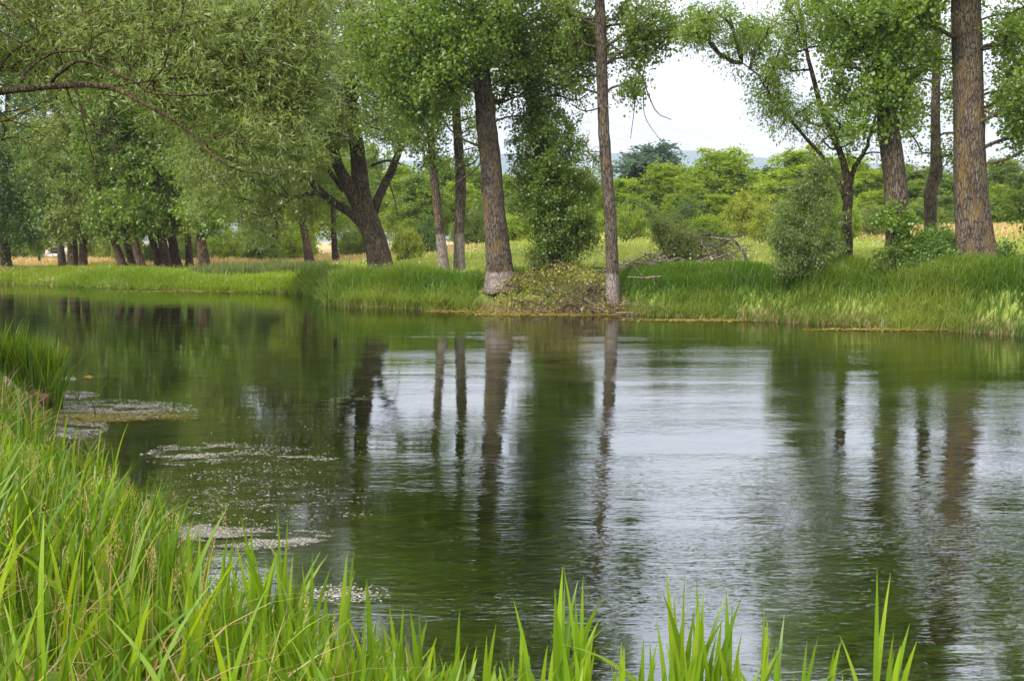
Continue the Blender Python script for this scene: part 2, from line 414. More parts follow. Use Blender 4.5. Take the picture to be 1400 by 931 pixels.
def water_mat():
    m, n = new_mat('river_water'); l = n.links.new
    g = N(n, 'ShaderNodeNewGeometry'); pos = g.outputs['Position']
    sx = N(n, 'ShaderNodeSeparateXYZ'); l(pos, sx.inputs[0])
    r1 = noise(n, 6.5, 3, pos, .55, (.38, 1.25, 1)); r2 = noise(n, 19, 2, pos, .5, (.42, 1.2, 1)); r3 = noise(n, 1.1, 2, pos, .5, (.45, 1.3, 1))
    s1 = N(n, 'ShaderNodeMath', operation='MULTIPLY_ADD'); l(r2.outputs['Fac'], s1.inputs[0]); s1.inputs[1].default_value = .42; l(r1.outputs['Fac'], s1.inputs[2])
    # wind patches: calmer water under the left bank
    wp = noise(n, .22, 3, pos, .6, (.35, 1.6, 1))
    wx = N(n, 'ShaderNodeMapRange'); wx.inputs['From Min'].default_value = -.28; wx.inputs['From Max'].default_value = .08
    dv = N(n, 'ShaderNodeMath', operation='DIVIDE'); l(sx.outputs[0], dv.inputs[0]); l(sx.outputs[1], dv.inputs[1]); l(dv.outputs[0], wx.inputs[0])
    wx.inputs['To Min'].default_value = .28; wx.inputs['To Max'].default_value = 1.0
    wpr = N(n, 'ShaderNodeMapRange'); wpr.inputs['From Min'].default_value = .36; wpr.inputs['From Max'].default_value = .62; wpr.inputs['To Min'].default_value = .3; wpr.inputs['To Max'].default_value = 1.25; l(wp.outputs['Fac'], wpr.inputs[0])
    am = N(n, 'ShaderNodeMath', operation='MULTIPLY'); l(wx.outputs[0], am.inputs[0]); l(wpr.outputs[0], am.inputs[1])
    bands = noise(n, 1.0, 2, pos, .5, (.10, .95, 1)); bmr = N(n, 'ShaderNodeMapRange'); bmr.inputs['From Min'].default_value = .38; bmr.inputs['From Max'].default_value = .62
    bmr.inputs['To Min'].default_value = .4; bmr.inputs['To Max'].default_value = 1.5; l(bands.outputs['Fac'], bmr.inputs[0])
    nearr = N(n, 'ShaderNodeMapRange'); nearr.inputs['From Min'].default_value = 6; nearr.inputs['From Max'].default_value = 20; nearr.inputs['To Min'].default_value = 1.6; nearr.inputs['To Max'].default_value = .8; l(sx.outputs[1], nearr.inputs[0])
    am2 = N(n, 'ShaderNodeMath', operation='MULTIPLY'); l(am.outputs[0], am2.inputs[0]); l(bmr.outputs[0], am2.inputs[1])
    am = N(n, 'ShaderNodeMath', operation='MULTIPLY'); l(am2.outputs[0], am.inputs[0]); l(nearr.outputs[0], am.inputs[1])
    hh = N(n, 'ShaderNodeMath', operation='MULTIPLY'); l(s1.outputs[0], hh.inputs[0]); l(am.outputs[0], hh.inputs[1])
    h2 = N(n, 'ShaderNodeMath', operation='MULTIPLY_ADD'); l(r3.outputs['Fac'], h2.inputs[0]); h2.inputs[1].default_value = 1.1; l(hh.outputs[0], h2.inputs[2])
    b = N(n, 'ShaderNodeBump'); b.inputs['Strength'].default_value = 1; b.inputs['Distance'].default_value = .0048; l(h2.outputs[0], b.inputs['Height'])
    fr = N(n, 'ShaderNodeFresnel'); fr.inputs['IOR'].default_value = 1.58; l(b.outputs[0], fr.inputs['Normal'])
    gl = N(n, 'ShaderNodeBsdfGlossy'); gl.inputs['Roughness'].default_value = .02; l(b.outputs[0], gl.inputs['Normal'])
    tr = N(n, 'ShaderNodeBsdfTransparent'); tr.inputs['Color'].default_value = (.66, .78, .40, 1)
    pw = N(n, 'ShaderNodeMath', operation='POWER'); l(fr.outputs[0], pw.inputs[0]); pw.inputs[1].default_value = .48
    mx = N(n, 'ShaderNodeMixShader'); l(pw.outputs[0], mx.inputs[0]); l(tr.outputs[0], mx.inputs[1]); l(gl.outputs[0], mx.inputs[2])
    o = N(n, 'ShaderNodeOutputMaterial'); l(mx.outputs[0], o.inputs[0])
    return m
wx_, wy_ = np.linspace(-190, 70, 40), np.linspace(-30, 135, 30)
WXg, WYg = np.meshgrid(wx_, wy_)
i0 = (np.arange(29)[:, None] * 40 + np.arange(39)[None, :])
water = mesh_from('river_water', np.stack([WXg, WYg, WXg * 0], -1).reshape(-1, 3), np.stack([i0, i0 + 1, i0 + 41, i0 + 40], -1).reshape(-1, 4), water_mat())
tag(water, 'slow green river reflecting trees and pale sky', kind='structure')

# far hills
def hills():
    xs = np.linspace(-5000, 5000, 160); ys = np.linspace(0, 1, 14)
    X, T = np.meshgrid(xs, ys)
    Hh = 262 + 26 * np.sin(X / 700 + 1.2) + 12 * np.sin(X / 260) + 6 * np.sin(X / 97 + 2) + 3 * np.sin(X / 33)
    V = np.stack([X, 2500 + 900 * T + 30 * np.sin(X / 150), 3 + Hh * np.sin(T * np.pi / 2) ** 1.1], -1).reshape(-1, 3)
    i = (np.arange(13)[:, None] * 160 + np.arange(159)[None, :])
    Q = np.stack([i, i + 1, i + 161, i + 160], -1).reshape(-1, 4)
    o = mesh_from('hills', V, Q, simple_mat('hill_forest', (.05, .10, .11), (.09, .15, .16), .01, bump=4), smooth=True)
    tag(o, 'hazy blue wooded hills on the horizon', kind='structure')
hills()

# ------------------------------------------------------------------ trees
SKY = np.array([(806, 120), (812, 160), (835, 165), (870, 160), (885, 135), (893, 105), (925, 90), (965, 86), (1005, 110), (1022, 135), (1018, 165), (1045, 185), (1075, 200), (1085, 240), (795, 245), (800, 185)])
CLEAR = [(890, 1045, -1500, -8, 99), (1375, 1400, -1500, -60, 99), (806, 842, -30, 400, 34.9), (655, 694, 92, 400, 36.6), (1206, 1242, 190, 400, 31), (1262, 1288, 100, 330, 36), (1303, 1354, -30, 400, 30), (1104, 1116, 60, 120, 33), (1090, 1140, 180, 215, 32.9), (1146, 1166, 225, 400, 33)]
def inpoly(x, y, poly):
    r = np.zeros(len(x), bool); j = len(poly) - 1
    for i in range(len(poly)):
        xi, yi = poly[i]; xj, yj = poly[j]
        c = ((yi > y) != (yj > y)) & (x < (xj - xi) * (y - yi) / (yj - yi + 1e-9) + xi)
        r ^= c; j = i
    return r

def fill(regions, R, seed, low=None, avoid=SKY, margin=.75, outs=()):
    """centres of leaf masses inside ellipsoids given as (px, py, Y, rx_px, ry_px, rY_m, count)"""
    rng = np.random.RandomState(seed)
    res = []
    for (px, py, Y, rx, ry, rY, cnt) in regions:
        u = unit(rng.randn(cnt, 3)) * (rng.rand(cnt, 1) ** (1 / 2.4))
        c = at(px, py, Y)
        s = Y / F
        res.append(c + u * np.array([rx * s, rY, ry * s]))
    P = np.vstack(res)
    x, y, d = project(P); rp = R * F / d * margin
    ok = np.ones(len(P), bool)
    if low is not None:
        lo = np.array(low, float)
        ok &= (y + rp) < np.interp(x, lo[:, 0], lo[:, 1])
    if avoid is not None:
        for a in range(8):
            ok &= ~inpoly(x + rp * math.cos(a * math.pi / 4), y + rp * math.sin(a * math.pi / 4), avoid)
    if avoid is not None:
        for x0, x1, y0, y1, Yt in CLEAR:
            ok &= ~((x > x0 - rp * .8) & (x < x1 + rp * .8) & (y > y0) & (y < y1 + rp) & (P[:, 1] < Yt + .5))
    ok &= P[:, 2] > height(P[:, 0], P[:, 1]) + R * .3
    return P[ok]

SP = {  # leaf length, width, leaves per spray, sprays per mass, droop
 'poplar': (.105, .095, 14, 12, .35), 'willowish': (.12, .042, 20, 14, .5), 'far': (.17, .13, 13, 13, .3), 'bush': (.10, .06, 14, 16, .1),
}
def foliage(C, R, kind, seed, wide=1., spr=None, flat=.85, keepleaf=None):
    """leaves and twig lines of the masses C; R scalar or per mass"""
    Ln, W, K, S, droop = SP[kind]
    if spr: S = spr
    rng = np.random.RandomState(seed)
    n = len(C); R = np.broadcast_to(np.asarray(R, float), (n,)) * rng.uniform(.7, 1.25, n)
    d = unit(rng.randn(n, S, 3) + np.array([0, 0, .12]))
    d[..., 2] *= flat
    o = C[:, None, :] + d * (R[:, None] * rng.uniform(.1, .55, (n, S)))[..., None]
    dirn = unit(d + rng.randn(n, S, 3) * .45 + np.array([0, 0, -droop * .6]))
    ln = R[:, None] * rng.uniform(.45, .95, (n, S))
    t = np.sort(rng.rand(n, S, K), -1)
    p = o[:, :, None, :] + dirn[:, :, None, :] * (t * ln[..., None])[..., None]
    p = p + np.array([0, 0, -1]) * (droop * .35 * (t ** 2) * ln[..., None])[..., None]
    p = p + rng.randn(n, S, K, 3) * (.07 + .05 * R[:, None, None, None])
    a = unit(dirn[:, :, None, :] * .5 + rng.randn(n, S, K, 3) * .8 + np.array([0, 0, -.35]))
    nn = unit(rng.randn(n, S, K, 3) * .75 + np.array([0, -.15, .7]))
    mt = rng.rand(n)[:, None, None] * .45 + rng.rand(n, S)[:, :, None] * .25 + rng.rand(n, S, K) * .30
    sz = rng.uniform(.45, 1.35, (n, S, K)) * wide
    P = p.reshape(-1, 3); sz = sz.ravel(); a = a.reshape(-1, 3); nn = nn.reshape(-1, 3); mt = mt.ravel()
    if keepleaf is not None:
        k = keepleaf(P, rng); P, sz, a, nn, mt = P[k], sz[k], a[k], nn[k], mt[k]
    V, Q = leaf_quads(P, a, nn, Ln * sz, W * sz)
    tw = (o.reshape(-1, 3), (o + dirn * ln[..., None] * .8 + np.array([0, 0, -1]) * (droop * .2 * ln)[..., None]).reshape(-1, 3), np.repeat(np.arange(n), S))
    return V, Q, mt, tw

def grow(tubes, trunk_nodes, C, rng, r_tip=.012, k_r=.0125, sides=5, sag=.12):
    """branches: every mass is joined to the trunk or to a mass nearer the trunk"""
    n0 = len(trunk_nodes)
    nodes = np.vstack([trunk_nodes, C]) if len(C) else trunk_nodes
    dist_tr = np.array([np.min(np.linalg.norm(trunk_nodes - c, axis=1)) for c in C])
    order = np.argsort(dist_tr)
    active = list(range(n0)); plen = {i: 0. for i in range(n0)}; par = {}
    for k in order:
        c = C[k]; A = nodes[active]
        dv = c - A
        dd = np.linalg.norm(dv, axis=1)
        cost = dd + .35 * np.array([plen[i] for i in active]) + .9 * np.maximum(0, -(dv[:, 2]) - .1) + .35 * np.maximum(0, dd * .35 - dv[:, 2])
        j = active[int(np.argmin(cost))]
        par[n0 + k] = j; plen[n0 + k] = plen[j] + float(np.linalg.norm(c - nodes[j])); active.append(n0 + k)
    cnt = {i: 0 for i in range(len(nodes))}
    for k in order[::-1]:
        i = n0 + k; cnt[i] += 1; cnt[par[i]] += cnt[i]
    for k in order:
        i = n0 + k; j = par[i]
        a, b = nodes[j], nodes[i]
        L_ = np.linalg.norm(b - a)
        m = (a + b) / 2 + rng.randn(3) * L_ * .07 + np.array([0, 0, sag * L_ * rng.uniform(-.3, 1)])
        r1 = r_tip + k_r * math.sqrt(cnt[i]); r0 = min(r_tip + k_r * math.sqrt(cnt[i] + 1) * 1.15, .22)
        P, Rr = smooth_line([a, m, b], [r0, (r0 + r1) / 2, r1], 6)
        tubes.add(P, Rr, sides if r0 > .03 else 4, cap=False)

def twigs(tubes, tw, r=.006, step=2):
    o, e, _ = tw
    for a, b in zip(o[::step], e[::step]):
        tubes.add(np.array([a, (a + b) / 2, b]), [r, r * .8, r * .4], 3, cap=False)

def pxline(pts):
    """(px, py, Y, width_px) -> points, radii"""
    P = np.array([at(a, b, c) for a, b, c, w in pts]); R = np.array([w * c / F / 2 for a, b, c, w in pts])
    return P, R

def skykeep(prob=.93):
    def f(P, rng):
        x, y, d = project(P)
        j = rng.randn(len(P)) * 5
        bad = inpoly(x + j, y + j[::-1], SKY) & (rng.rand(len(P)) < prob)
        for x0, x1, y0, y1, Yt in CLEAR:
            bad |= (x + j > x0 + 2) & (x + j < x1 - 2) & (y > y0) & (y < y1) & (P[:, 1] < Yt) & (rng.rand(len(P)) < .8)
        return ~bad
    return f

def tree(label, trunk, regions, kind, leaf, bark, seed, low=None, R=.85, top=None, limbs=(), group=None, name='tree', flare=.35,
         spr=None, wide=1., twig=0, crown_start=.35, ground_z=True, cat='tree', bare=(), extra=None, leafclip=True):
    rng = np.random.RandomState(seed)
    P, Rr = pxline(trunk)
    b = P[0].copy(); b[2] = float(height(b[0], b[1])) - .08
    P[0] = b
    t = thing(name, label, cat, b, group)
    n = max(14, int((P[-1, 2] - b[2]) * 3.2))
    Ps, Rs = smooth_line(P, Rr, n)
    wob = rng.randn(n, 3) * .012; wob[:2] = 0
    Ps = Ps + np.cumsum(wob, 0) * .6 * np.array([1, 1, 0])
    tb = Tubes()
    tb.add(Ps, Rs, 22, rough=.055, rng=rng, flare=flare)
    nodes = [Ps[int(len(Ps) * crown_start):]]
    for lb in limbs:
        LP, LR = pxline(lb)
        LP, LR = smooth_line(LP, LR, 16)
        LP[3:] += rng.randn(13, 3) * .02
        tb.add(LP, LR, 12, rough=.06, rng=rng)
        nodes.append(LP[5:])
    C = fill(regions, R, seed + 5, low)
    nodes = np.vstack(nodes)
    grow(tb, nodes, C, rng)
    for bb in bare:
        BP, BR = pxline(bb); BP, BR = smooth_line(BP, BR, 10); tb.add(BP, BR, 5)
    V, Q, tint, tw = foliage(C, R, kind, seed + 9, wide, spr, keepleaf=skykeep() if leafclip else None)
    if extra is not None:
        C2 = fill(extra[0], extra[1], seed + 31, None, None)
        nodes2 = Ps
        grow(tb, nodes2, C2, rng, r_tip=.006, k_r=.005, sides=4)
        V2, Q2, t2, tw2 = foliage(C2, extra[1], kind, seed + 37, wide * .85, spr)
        Q = np.vstack([Q, Q2 + len(V)]); V = np.vstack([V, V2]); tint = np.concatenate([tint, t2 * .9])
    if twig: twigs(tb, tw, step=twig)
    tb.build('trunk', bark, t, b)
    mesh_from('crown', V - b, Q, LM[leaf], t, tint=tint)
    return t

W0 = bark_mat('bark_washed_big', wash=.75, lichen=.5)
W1 = bark_mat('bark_washed_slim', wash=1.15, lichen=.25)
W2 = bark_mat('bark_washed_low', wash=.35, lichen=.35)

# --- big trees on the opposite bank, left to right
tree('old leaning willow forking into four thick limbs on far bank',
     [(523, 362, 46, 36), (512, 325, 46, 31), (499, 290, 46, 30), (494, 255, 46, 24), (490, 205, 46, 20), (480, 120, 46, 15), (478, 0, 46, 10), (480, -120, 46, 4)],
     [(440, 100, 46, 140, 130, 4, 120), (350, 215, 44.5, 110, 115, 3.5, 120), (490, -60, 46, 190, 110, 5, 110), (555, 100, 46.5, 70, 110, 3, 50), (300, 120, 45, 100, 120, 3.5, 70), (465, 175, 45.5, 80, 50, 2.5, 35)],
     'willowish', 'oldwillow', BARK_DK, 11, R=1.0, spr=20, wide=1.35,
     low=[(230, 310), (300, 335), (340, 352), (400, 350), (420, 320), (435, 232), (480, 205), (520, 195), (560, 215), (600, 205), (620, 160)],
     limbs=[[(508, 318, 46, 20), (480, 292, 45.6, 13), (450, 272, 45, 11), (420, 242, 44.5, 9), (400, 215, 44.2, 6), (370, 190, 44, 3)],
            [(500, 300, 46, 22), (480, 262, 45.6, 17), (462, 225, 45.4, 15), (452, 195, 45.2, 13), (430, 130, 45, 8), (400, 60, 45, 4)],
            [(506, 300, 46.2, 16), (518, 270, 46.4, 12), (534, 235, 46.6, 11), (548, 200, 46.8, 9), (565, 140, 47, 6), (575, 60, 47, 3)],
            [(470, 262, 45.5, 7), (440, 220, 45.4, 5.5), (425, 205, 45.3, 5), (405, 180, 45, 3)]],
     bare=[[(508, 227, 46, 4), (530, 220, 45.8, 3.5), (552, 226, 45.6, 2)], [(532, 250, 46, 2.4), (540, 275, 45.8, 2), (545, 300, 45.8, 1.2)],
           [(448, 272, 45, 3), (425, 264, 44.9, 2.4), (408, 272, 44.8, 1.4)]], flare=.25)

tree('slender leaning poplar, left one of two thin trunks between the willow and the big poplar',
     [(608, 361, 43, 15), (600, 300, 43, 12), (594, 240, 43, 11), (588, 170, 43, 9.5), (582, 60, 43, 8), (578, -120, 43, 3)],
     [(570, 120, 43, 60, 90, 2.2, 45), (580, -60, 43, 80, 90, 2.5, 40), (545, 180, 43, 40, 50, 1.5, 14), (598, 215, 43.2, 26, 40, 1, 12)], 'poplar', 'poplar', bark_mat('bark_wash_thin', wash=1.9, lichen=.45), 21,
     low=[(500, 190), (530, 235), (575, 245), (620, 250)], name='poplar_tree', R=.8)
tree('slender poplar, right one of two thin trunks between the willow and the big poplar',
     [(628, 361, 44, 16), (627, 310, 44, 14), (629, 260, 44, 14.5), (626, 200, 44, 13), (622, 120, 44, 10), (620, -110, 44, 3)],
     [(635, 100, 44, 60, 90, 2.2, 45), (620, -60, 44, 80, 90, 2.5, 40), (640, 215, 44.3, 20, 36, 1, 9)], 'poplar', 'poplar', bark_mat('bark_wash_thin2', wash=1.9, lichen=.2), 22,
     low=[(560, 180), (600, 230), (640, 255), (700, 190)], name='poplar_tree', R=.8)

tree('thick poplar with flared whitish base beside the brush pile',
     [(686, 386, 36.6, 40), (683, 360, 36.6, 35), (677, 300, 36.6, 31), (672, 240, 36.6, 29), (666, 180, 36.6, 27), (660, 110, 36.6, 24), (652, 20, 36.6, 20), (640, -120, 36.6, 14), (632, -260, 36.6, 4)],
     [(590, 70, 35.6, 105, 95, 2.6, 135), (660, 20, 35.4, 90, 90, 2.4, 80), (650, -130, 36.6, 150, 110, 3.5, 120), (560, 130, 36, 50, 50, 1.5, 25), (530, 60, 36, 60, 60, 2, 30), (700, 110, 37.6, 50, 70, 1.2, 30)],
     'poplar', 'poplar', W0, 31, name='poplar_tree', R=.78, wide=1.05,
     low=[(450, 120), (490, 150), (520, 190), (560, 190), (600, 172), (642, 166), (650, 110), (676, 112), (690, 190), (740, 200)],
     bare=[[(672, 205, 36.4, 4), (645, 196, 36.2, 3.4), (620, 182, 36, 2.4), (604, 160, 35.9, 1.4)], [(672, 200, 36.4, 3), (650, 232, 36, 2.4), (624, 250, 35.8, 1.8), (617, 268, 35.7, 1.2)]])
def knots():
    root = bpy.data.objects[[o.name for o in bpy.data.objects if o.get('label', '').startswith('thick poplar with flared')][0]]
    b = np.array(root.location); m = simple_mat('knot_dark', (.02, .015, .01), (.045, .035, .025), 8)
    rng = np.random.RandomState(5)
    for px, py, sz in [(671, 262, .05), (673, 268, .06), (672, 275, .05), (674, 295, .075), (680, 303, .06), (668, 283, .035), (676, 296, .05)]:
        c = at(px, py, 36.6 - .36); th = np.linspace(0, 2 * np.pi, 10, endpoint=False)
        V = [c + np.array([0, -.02, 0])] 
        for rr, dy in ((.55, -.03), (1., .02), (1.25, .09)):
            V += [c + np.array([math.cos(t) * sz * rr * (1 + .15 * rng.randn()), dy, math.sin(t) * sz * .8 * rr]) for t in th]
        T = [(0, 1 + (k + 1) % 10, 1 + k) for k in range(10)]; Q = []
        for ring in (0, 1): Q += [(1 + ring * 10 + k, 1 + ring * 10 + (k + 1) % 10, 11 + ring * 10 + (k + 1) % 10, 11 + ring * 10 + k) for k in range(10)]
        mesh_from('knot', np.array(V) - b, Q, m, root, smooth=True, tris=T)
knots()
tree('leaning poplar with bushy green shoots covering its lower trunk, above the brush pile',
     [(768, 376, 37.4, 38), (764, 350, 37.4, 31), (757, 290, 37.5, 26), (745, 225, 37.6, 22), (732, 150, 37.8, 20), (712, 70, 38, 18), (696, 0, 38.2, 16), (672, -140, 38.4, 8), (660, -230, 38.4, 3)],
     [(755, 60, 38, 85, 85, 2.6, 100), (720, -90, 38, 130, 100, 3.2, 80), (800, 90, 37.6, 35, 55, 1.8, 24)],
     'poplar', 'poplar2', W2, 41, name='poplar_tree', R=.62, twig=3,
     low=[(670, 160), (690, 175), (800, 190), (830, 150), (880, 120)],
     extra=([(762, 285, 36.9, 50, 68, 1.2, 110), (745, 200, 37.2, 50, 64, 1.2, 80), (788, 315, 37.0, 28, 34, .8, 30), (762, 335, 36.8, 30, 22, .7, 16), (742, 338, 37.2, 22, 24, .5, 8), (772, 230, 37.3, 46, 50, .9, 22), (715, 262, 37.2, 16, 20, .5, 5), (806, 262, 37.2, 14, 22, .4, 4), (720, 180, 37.2, 24, 24, .5, 6)], .38))
tree('single slim poplar with white-painted foot at the edge of the sky gap',
     [(838, 400, 34.9, 21), (836, 365, 34.9, 17.5), (834, 300, 34.9, 16), (829, 220, 34.9, 16), (825, 130, 34.9, 15), (822, 40, 34.9, 14), (818, -60, 34.9, 11), (812, -220, 34.9, 3)],
     [(862, 60, 34.5, 50, 75, 1.8, 44), (790, 50, 35.2, 45, 80, 1.8, 34), (830, -70, 34.9, 95, 90, 2.6, 60), (905, 20, 34.5, 40, 60, 1.6, 20), (868, 130, 34.4, 18, 30, 1, 10)],
     'poplar', 'poplar2', W1, 51, name='poplar_tree', R=.6, flare=.15, spr=13,
     low=[(730, 165), (790, 190), (812, 165), (814, 14), (836, 14), (840, 150), (885, 165), (900, 110), (940, 80), (960, 60)],
     bare=[[(826, 146, 34.8, 2.4), (800, 152, 34.6, 2), (780, 142, 34.5, 1.2)], [(832, 206, 34.8, 1.8), (812, 208, 34.7, 1.4), (795, 204, 34.7, 1)],
           [(832, 60, 34.8, 3), (870, 90, 34.4, 2.2), (895, 150, 34.2, 1.5), (918, 164, 34.2, 1)], [(870, 90, 34.4, 1.6), (868, 140, 34.3, 1.3), (862, 190, 34.3, .9)],
           [(880, 120, 34.3, 1.4), (882, 160, 34.3, 1.1), (905, 195, 34.3, .8)]])
tree('dark forked tree with fine leaves, two thin stems crossing the sky gap',
     [(1155, 372, 33, 19), (1158, 340, 33, 15), (1157, 300, 33, 13.5), (1158, 255, 33, 12), (1150, 215, 33, 8.5), (1128, 165, 33, 7.5), (1112, 110, 33, 6), (1098, 50, 33, 4.5), (1085, -40, 33, 4), (1080, -140, 33, 2)],
     [(1050, 80, 32.6, 75, 60, 2, 46), (1085, 20, 33, 90, 60, 2.4, 30), (1075, 150, 32.8, 55, 40, 1.4, 20), (1150, 180, 33, 60, 60, 1.5, 28), (990, 25, 32.4, 55, 40, 1.8, 26), (1100, -80, 33, 130, 80, 3, 30), (955, 45, 32.4, 28, 24, 1, 8)],
     'willowish', 'mid', BARK_DK, 61, R=.6, spr=12,
     low=[(915, 66), (945, 84), (980, 98), (1008, 128), (1022, 180), (1060, 200), (1100, 212), (1130, 280), (1210, 300)],
     limbs=[[(1157, 275, 33, 8), (1142, 240, 32.9, 6), (1118, 208, 32.8, 5), (1085, 168, 32.7, 4), (1060, 140, 32.6, 3.4), (1040, 108, 32.6, 2.6), (1015, 85, 32.6, 1.5)],
            [(1159, 262, 33, 9), (1170, 228, 33, 7), (1185, 200, 33, 5), (1200, 150, 33, 3)]])
tree('sturdy poplar with dark ridged bark and a leafy waist, left of the thickest trunk',
     [(1228, 370, 31, 34), (1227, 335, 31, 31), (1225, 280, 31, 31), (1221, 230, 31, 29), (1213, 170, 31, 27), (1206, 100, 31, 24), (1198, 0, 31, 20), (1190, -120, 31, 13), (1185, -240, 31, 4)],
     [(1160, 40, 30.6, 85, 70, 2.2, 64), (1225, 85, 30.2, 50, 80, 1.3, 42), (1190, -90, 31, 130, 100, 3, 56), (1165, 150, 30.6, 36, 50, 1.2, 12), (1270, 130, 30.8, 35, 80, 1.4, 30)],
     'poplar', 'poplar', bark_mat('bark_wash_e', wash=.3, lichen=.35), 71, name='poplar_tree', R=.62,
     low=[(1060, 120), (1120, 150), (1150, 235), (1190, 245), (1198, 195), (1232, 198), (1240, 250), (1300, 255)],
     extra=([(1222, 300, 30.5, 28, 26, .5, 12), (1232, 335, 30.5, 20, 18, .4, 5)], .28))
tree('thin poplar with a kinked trunk, seen between the two thick trunks at right',
     [(1273, 335, 38, 18), (1272, 300, 38, 16), (1272, 265, 38, 17), (1279, 235, 38, 17), (1278, 200, 38, 13), (1279, 130, 38, 11), (1281, 60, 38, 10), (1282, -120, 38, 3)],
     [(1275, 110, 38.4, 60, 90, 2, 36), (1280, -50, 38, 90, 90, 2.4, 36), (1290, 210, 38.6, 30, 40, 1, 8)], 'poplar', 'poplar2', BARK, 81, name='poplar_tree', R=.75,
     low=[(1180, 240), (1262, 250), (1266, 190), (1292, 190), (1300, 250), (1340, 250)], flare=.2)
tree('thickest poplar with orange lichen on its ridged trunk at the right edge',
     [(1332, 360, 30, 50), (1331, 330, 30, 46), (1329, 270, 30, 43), (1327, 200, 30, 41), (1326, 110, 30, 38), (1325, 0, 30, 36), (1322, -120, 30, 26), (1318, -290, 30, 5)],
     [(1385, 90, 29.6, 55, 110, 2, 60), (1265, 10, 29.4, 55, 55, 1.8, 36), (1330, -90, 30, 140, 80, 3, 90), (1410, 180, 29.4, 40, 60, 1.4, 26)],
     'poplar', 'poplar', BARK_OR, 91, name='poplar_tree', R=.6, wide=1.0,
     low=[(1200, 100), (1280, 95), (1300, 30), (1352, 30), (1360, 150), (1372, 208), (1405, 222), (1480, 240)],
     bare=[[(1345, 150, 29.8, 4), (1370, 160, 29.6, 3), (1400, 130, 29.5, 2)], [(1320, 222, 29.4, 2), (1326, 240, 29.2, 2), (1335, 228, 29.1, 1)], [(1326, 240, 29.2, 1.6), (1322, 262, 29.2, 1)]])
tree('poplar just past the right edge, its leafy boughs reaching into the picture',
     [(1490, 370, 32, 36), (1488, 250, 32, 30), (1485, 60, 32, 24), (1480, -240, 32, 5)],
     [(1450, 90, 31.6, 80, 110, 2, 60), (1470, -90, 32, 130, 100, 3, 60), (1395, 285, 30.8, 18, 16, .5, 5)], 'poplar', 'poplar2', BARK, 95, name='poplar_tree', R=.7)

# --- row of reddish trunks along the left bank
ROW = [  # base px, py, Y, width, top px at y 300, label
 (87, 369, 66, 11, 76, 'leftmost dark trunk of the close trio by the brick hut', 'dark'),
 (101, 371, 65, 15, 98, 'broad middle trunk of the close trio by the brick hut', 'oldwillow'),
 (114, 369, 65, 12, 114, 'right-hand trunk of the close trio by the brick hut', 'oldwillow'),
 (170, 372, 62, 12, 148, 'leaning reddish trunk, first of the left bank row after the gap', 'mid'),
 (182, 367, 64, 10, 164, 'thin leaning reddish trunk close behind the first leaning one', 'poplar'),
 (196, 375, 61, 12, 176, 'leaning trunk with whitish foot standing nearest the water in the left row', 'poplar'),
 (219, 366, 64, 10, 200, 'slanting thin trunk just left of the stout reddish pair', 'mid'),
 (228, 364, 64, 14, 214, 'stout reddish trunk, taller of the pair in the left row', 'oldwillow'),
 (241, 361, 66, 15, 232, 'wide shadowed trunk behind the stout reddish one in the left row', 'mid'),
 (259, 361, 66, 10, 256, 'dark narrow trunk beside the last trunk of the left row', 'poplar2'),
 (281, 370, 60, 16, 270, 'last thick reddish trunk at the right end of the left row', 'poplar')]
for k, (px, py, Y, w, tx, lb, lf) in enumerate(ROW):
    dx = (tx - px) / 70.
    tree(lb, [(px, py, Y, w), (px + dx * 25, py - 25, Y, w * .86), (tx, 300, Y, w * .75), (tx + dx * 60, 220, Y, w * .62), (tx + dx * 90, 120, Y, w * .45), (tx + dx * 90, -20, Y, w * .15)],
         [(tx, 190, Y, 62, 120, 3, 62), (tx, 50, Y, 75, 90, 3.5, 40), (tx + 6, 296, Y - .8, 34, 36, 1.2, 26)], 'far', lf, BARK_RED if k != 0 else BARK_DK, 100 + k * 7,
         low=[(-60, 350), (55, 345), (62, 325), (84, 352), (125, 354), (132, 330), (152, 336), (205, 330), (245, 326), (290, 334), (360, 342)], R=1.05,
         group='trees in the row along the left bank', spr=13)
tree('dark bushy tree hanging low over the left bank at the left edge',
     [(8, 362, 68, 14), (8, 300, 68, 12), (10, 200, 68, 9), (12, 20, 68, 3)],
     [(5, 270, 67, 48, 90, 3, 80), (0, 120, 68, 80, 110, 4, 80), (35, 320, 66.5, 18, 24, 1, 12), (-70, 200, 68, 60, 140, 4, 50)], 'far', 'dark', BARK_DK, 301, low=[(-200, 352), (40, 352), (58, 340), (66, 318), (120, 318)], R=1.1, spr=15)
tree('round light green little tree in front of the brick hut', [(54, 362, 84, 3), (54, 340, 84, 2.4), (55, 325, 84, 1)],
     [(52, 333, 83.5, 18, 15, 1, 16)], 'far', 'mid', BARK_DK, 303, R=.55, spr=12, crown_start=.2, flare=.1)
tree('short reddish trunk behind the grass left of the willow fork', [(424, 352, 66, 13), (419, 325, 66, 11), (412, 280, 66, 8), (410, 150, 66, 3)],
     [(415, 230, 66, 70, 70, 3, 60)], 'far', 'mid', BARK_RED, 311, R=1., low=[(300, 325), (520, 325)])
tree('narrow dark trunk just left of the willow base', [(459, 348, 70, 9), (458, 325, 70, 8), (456, 280, 70, 6), (450, 150, 70, 2)],
     [(460, 240, 70, 60, 70, 3, 50)], 'far', 'poplar', BARK_DK, 313, R=1., low=[(300, 330), (560, 330)])

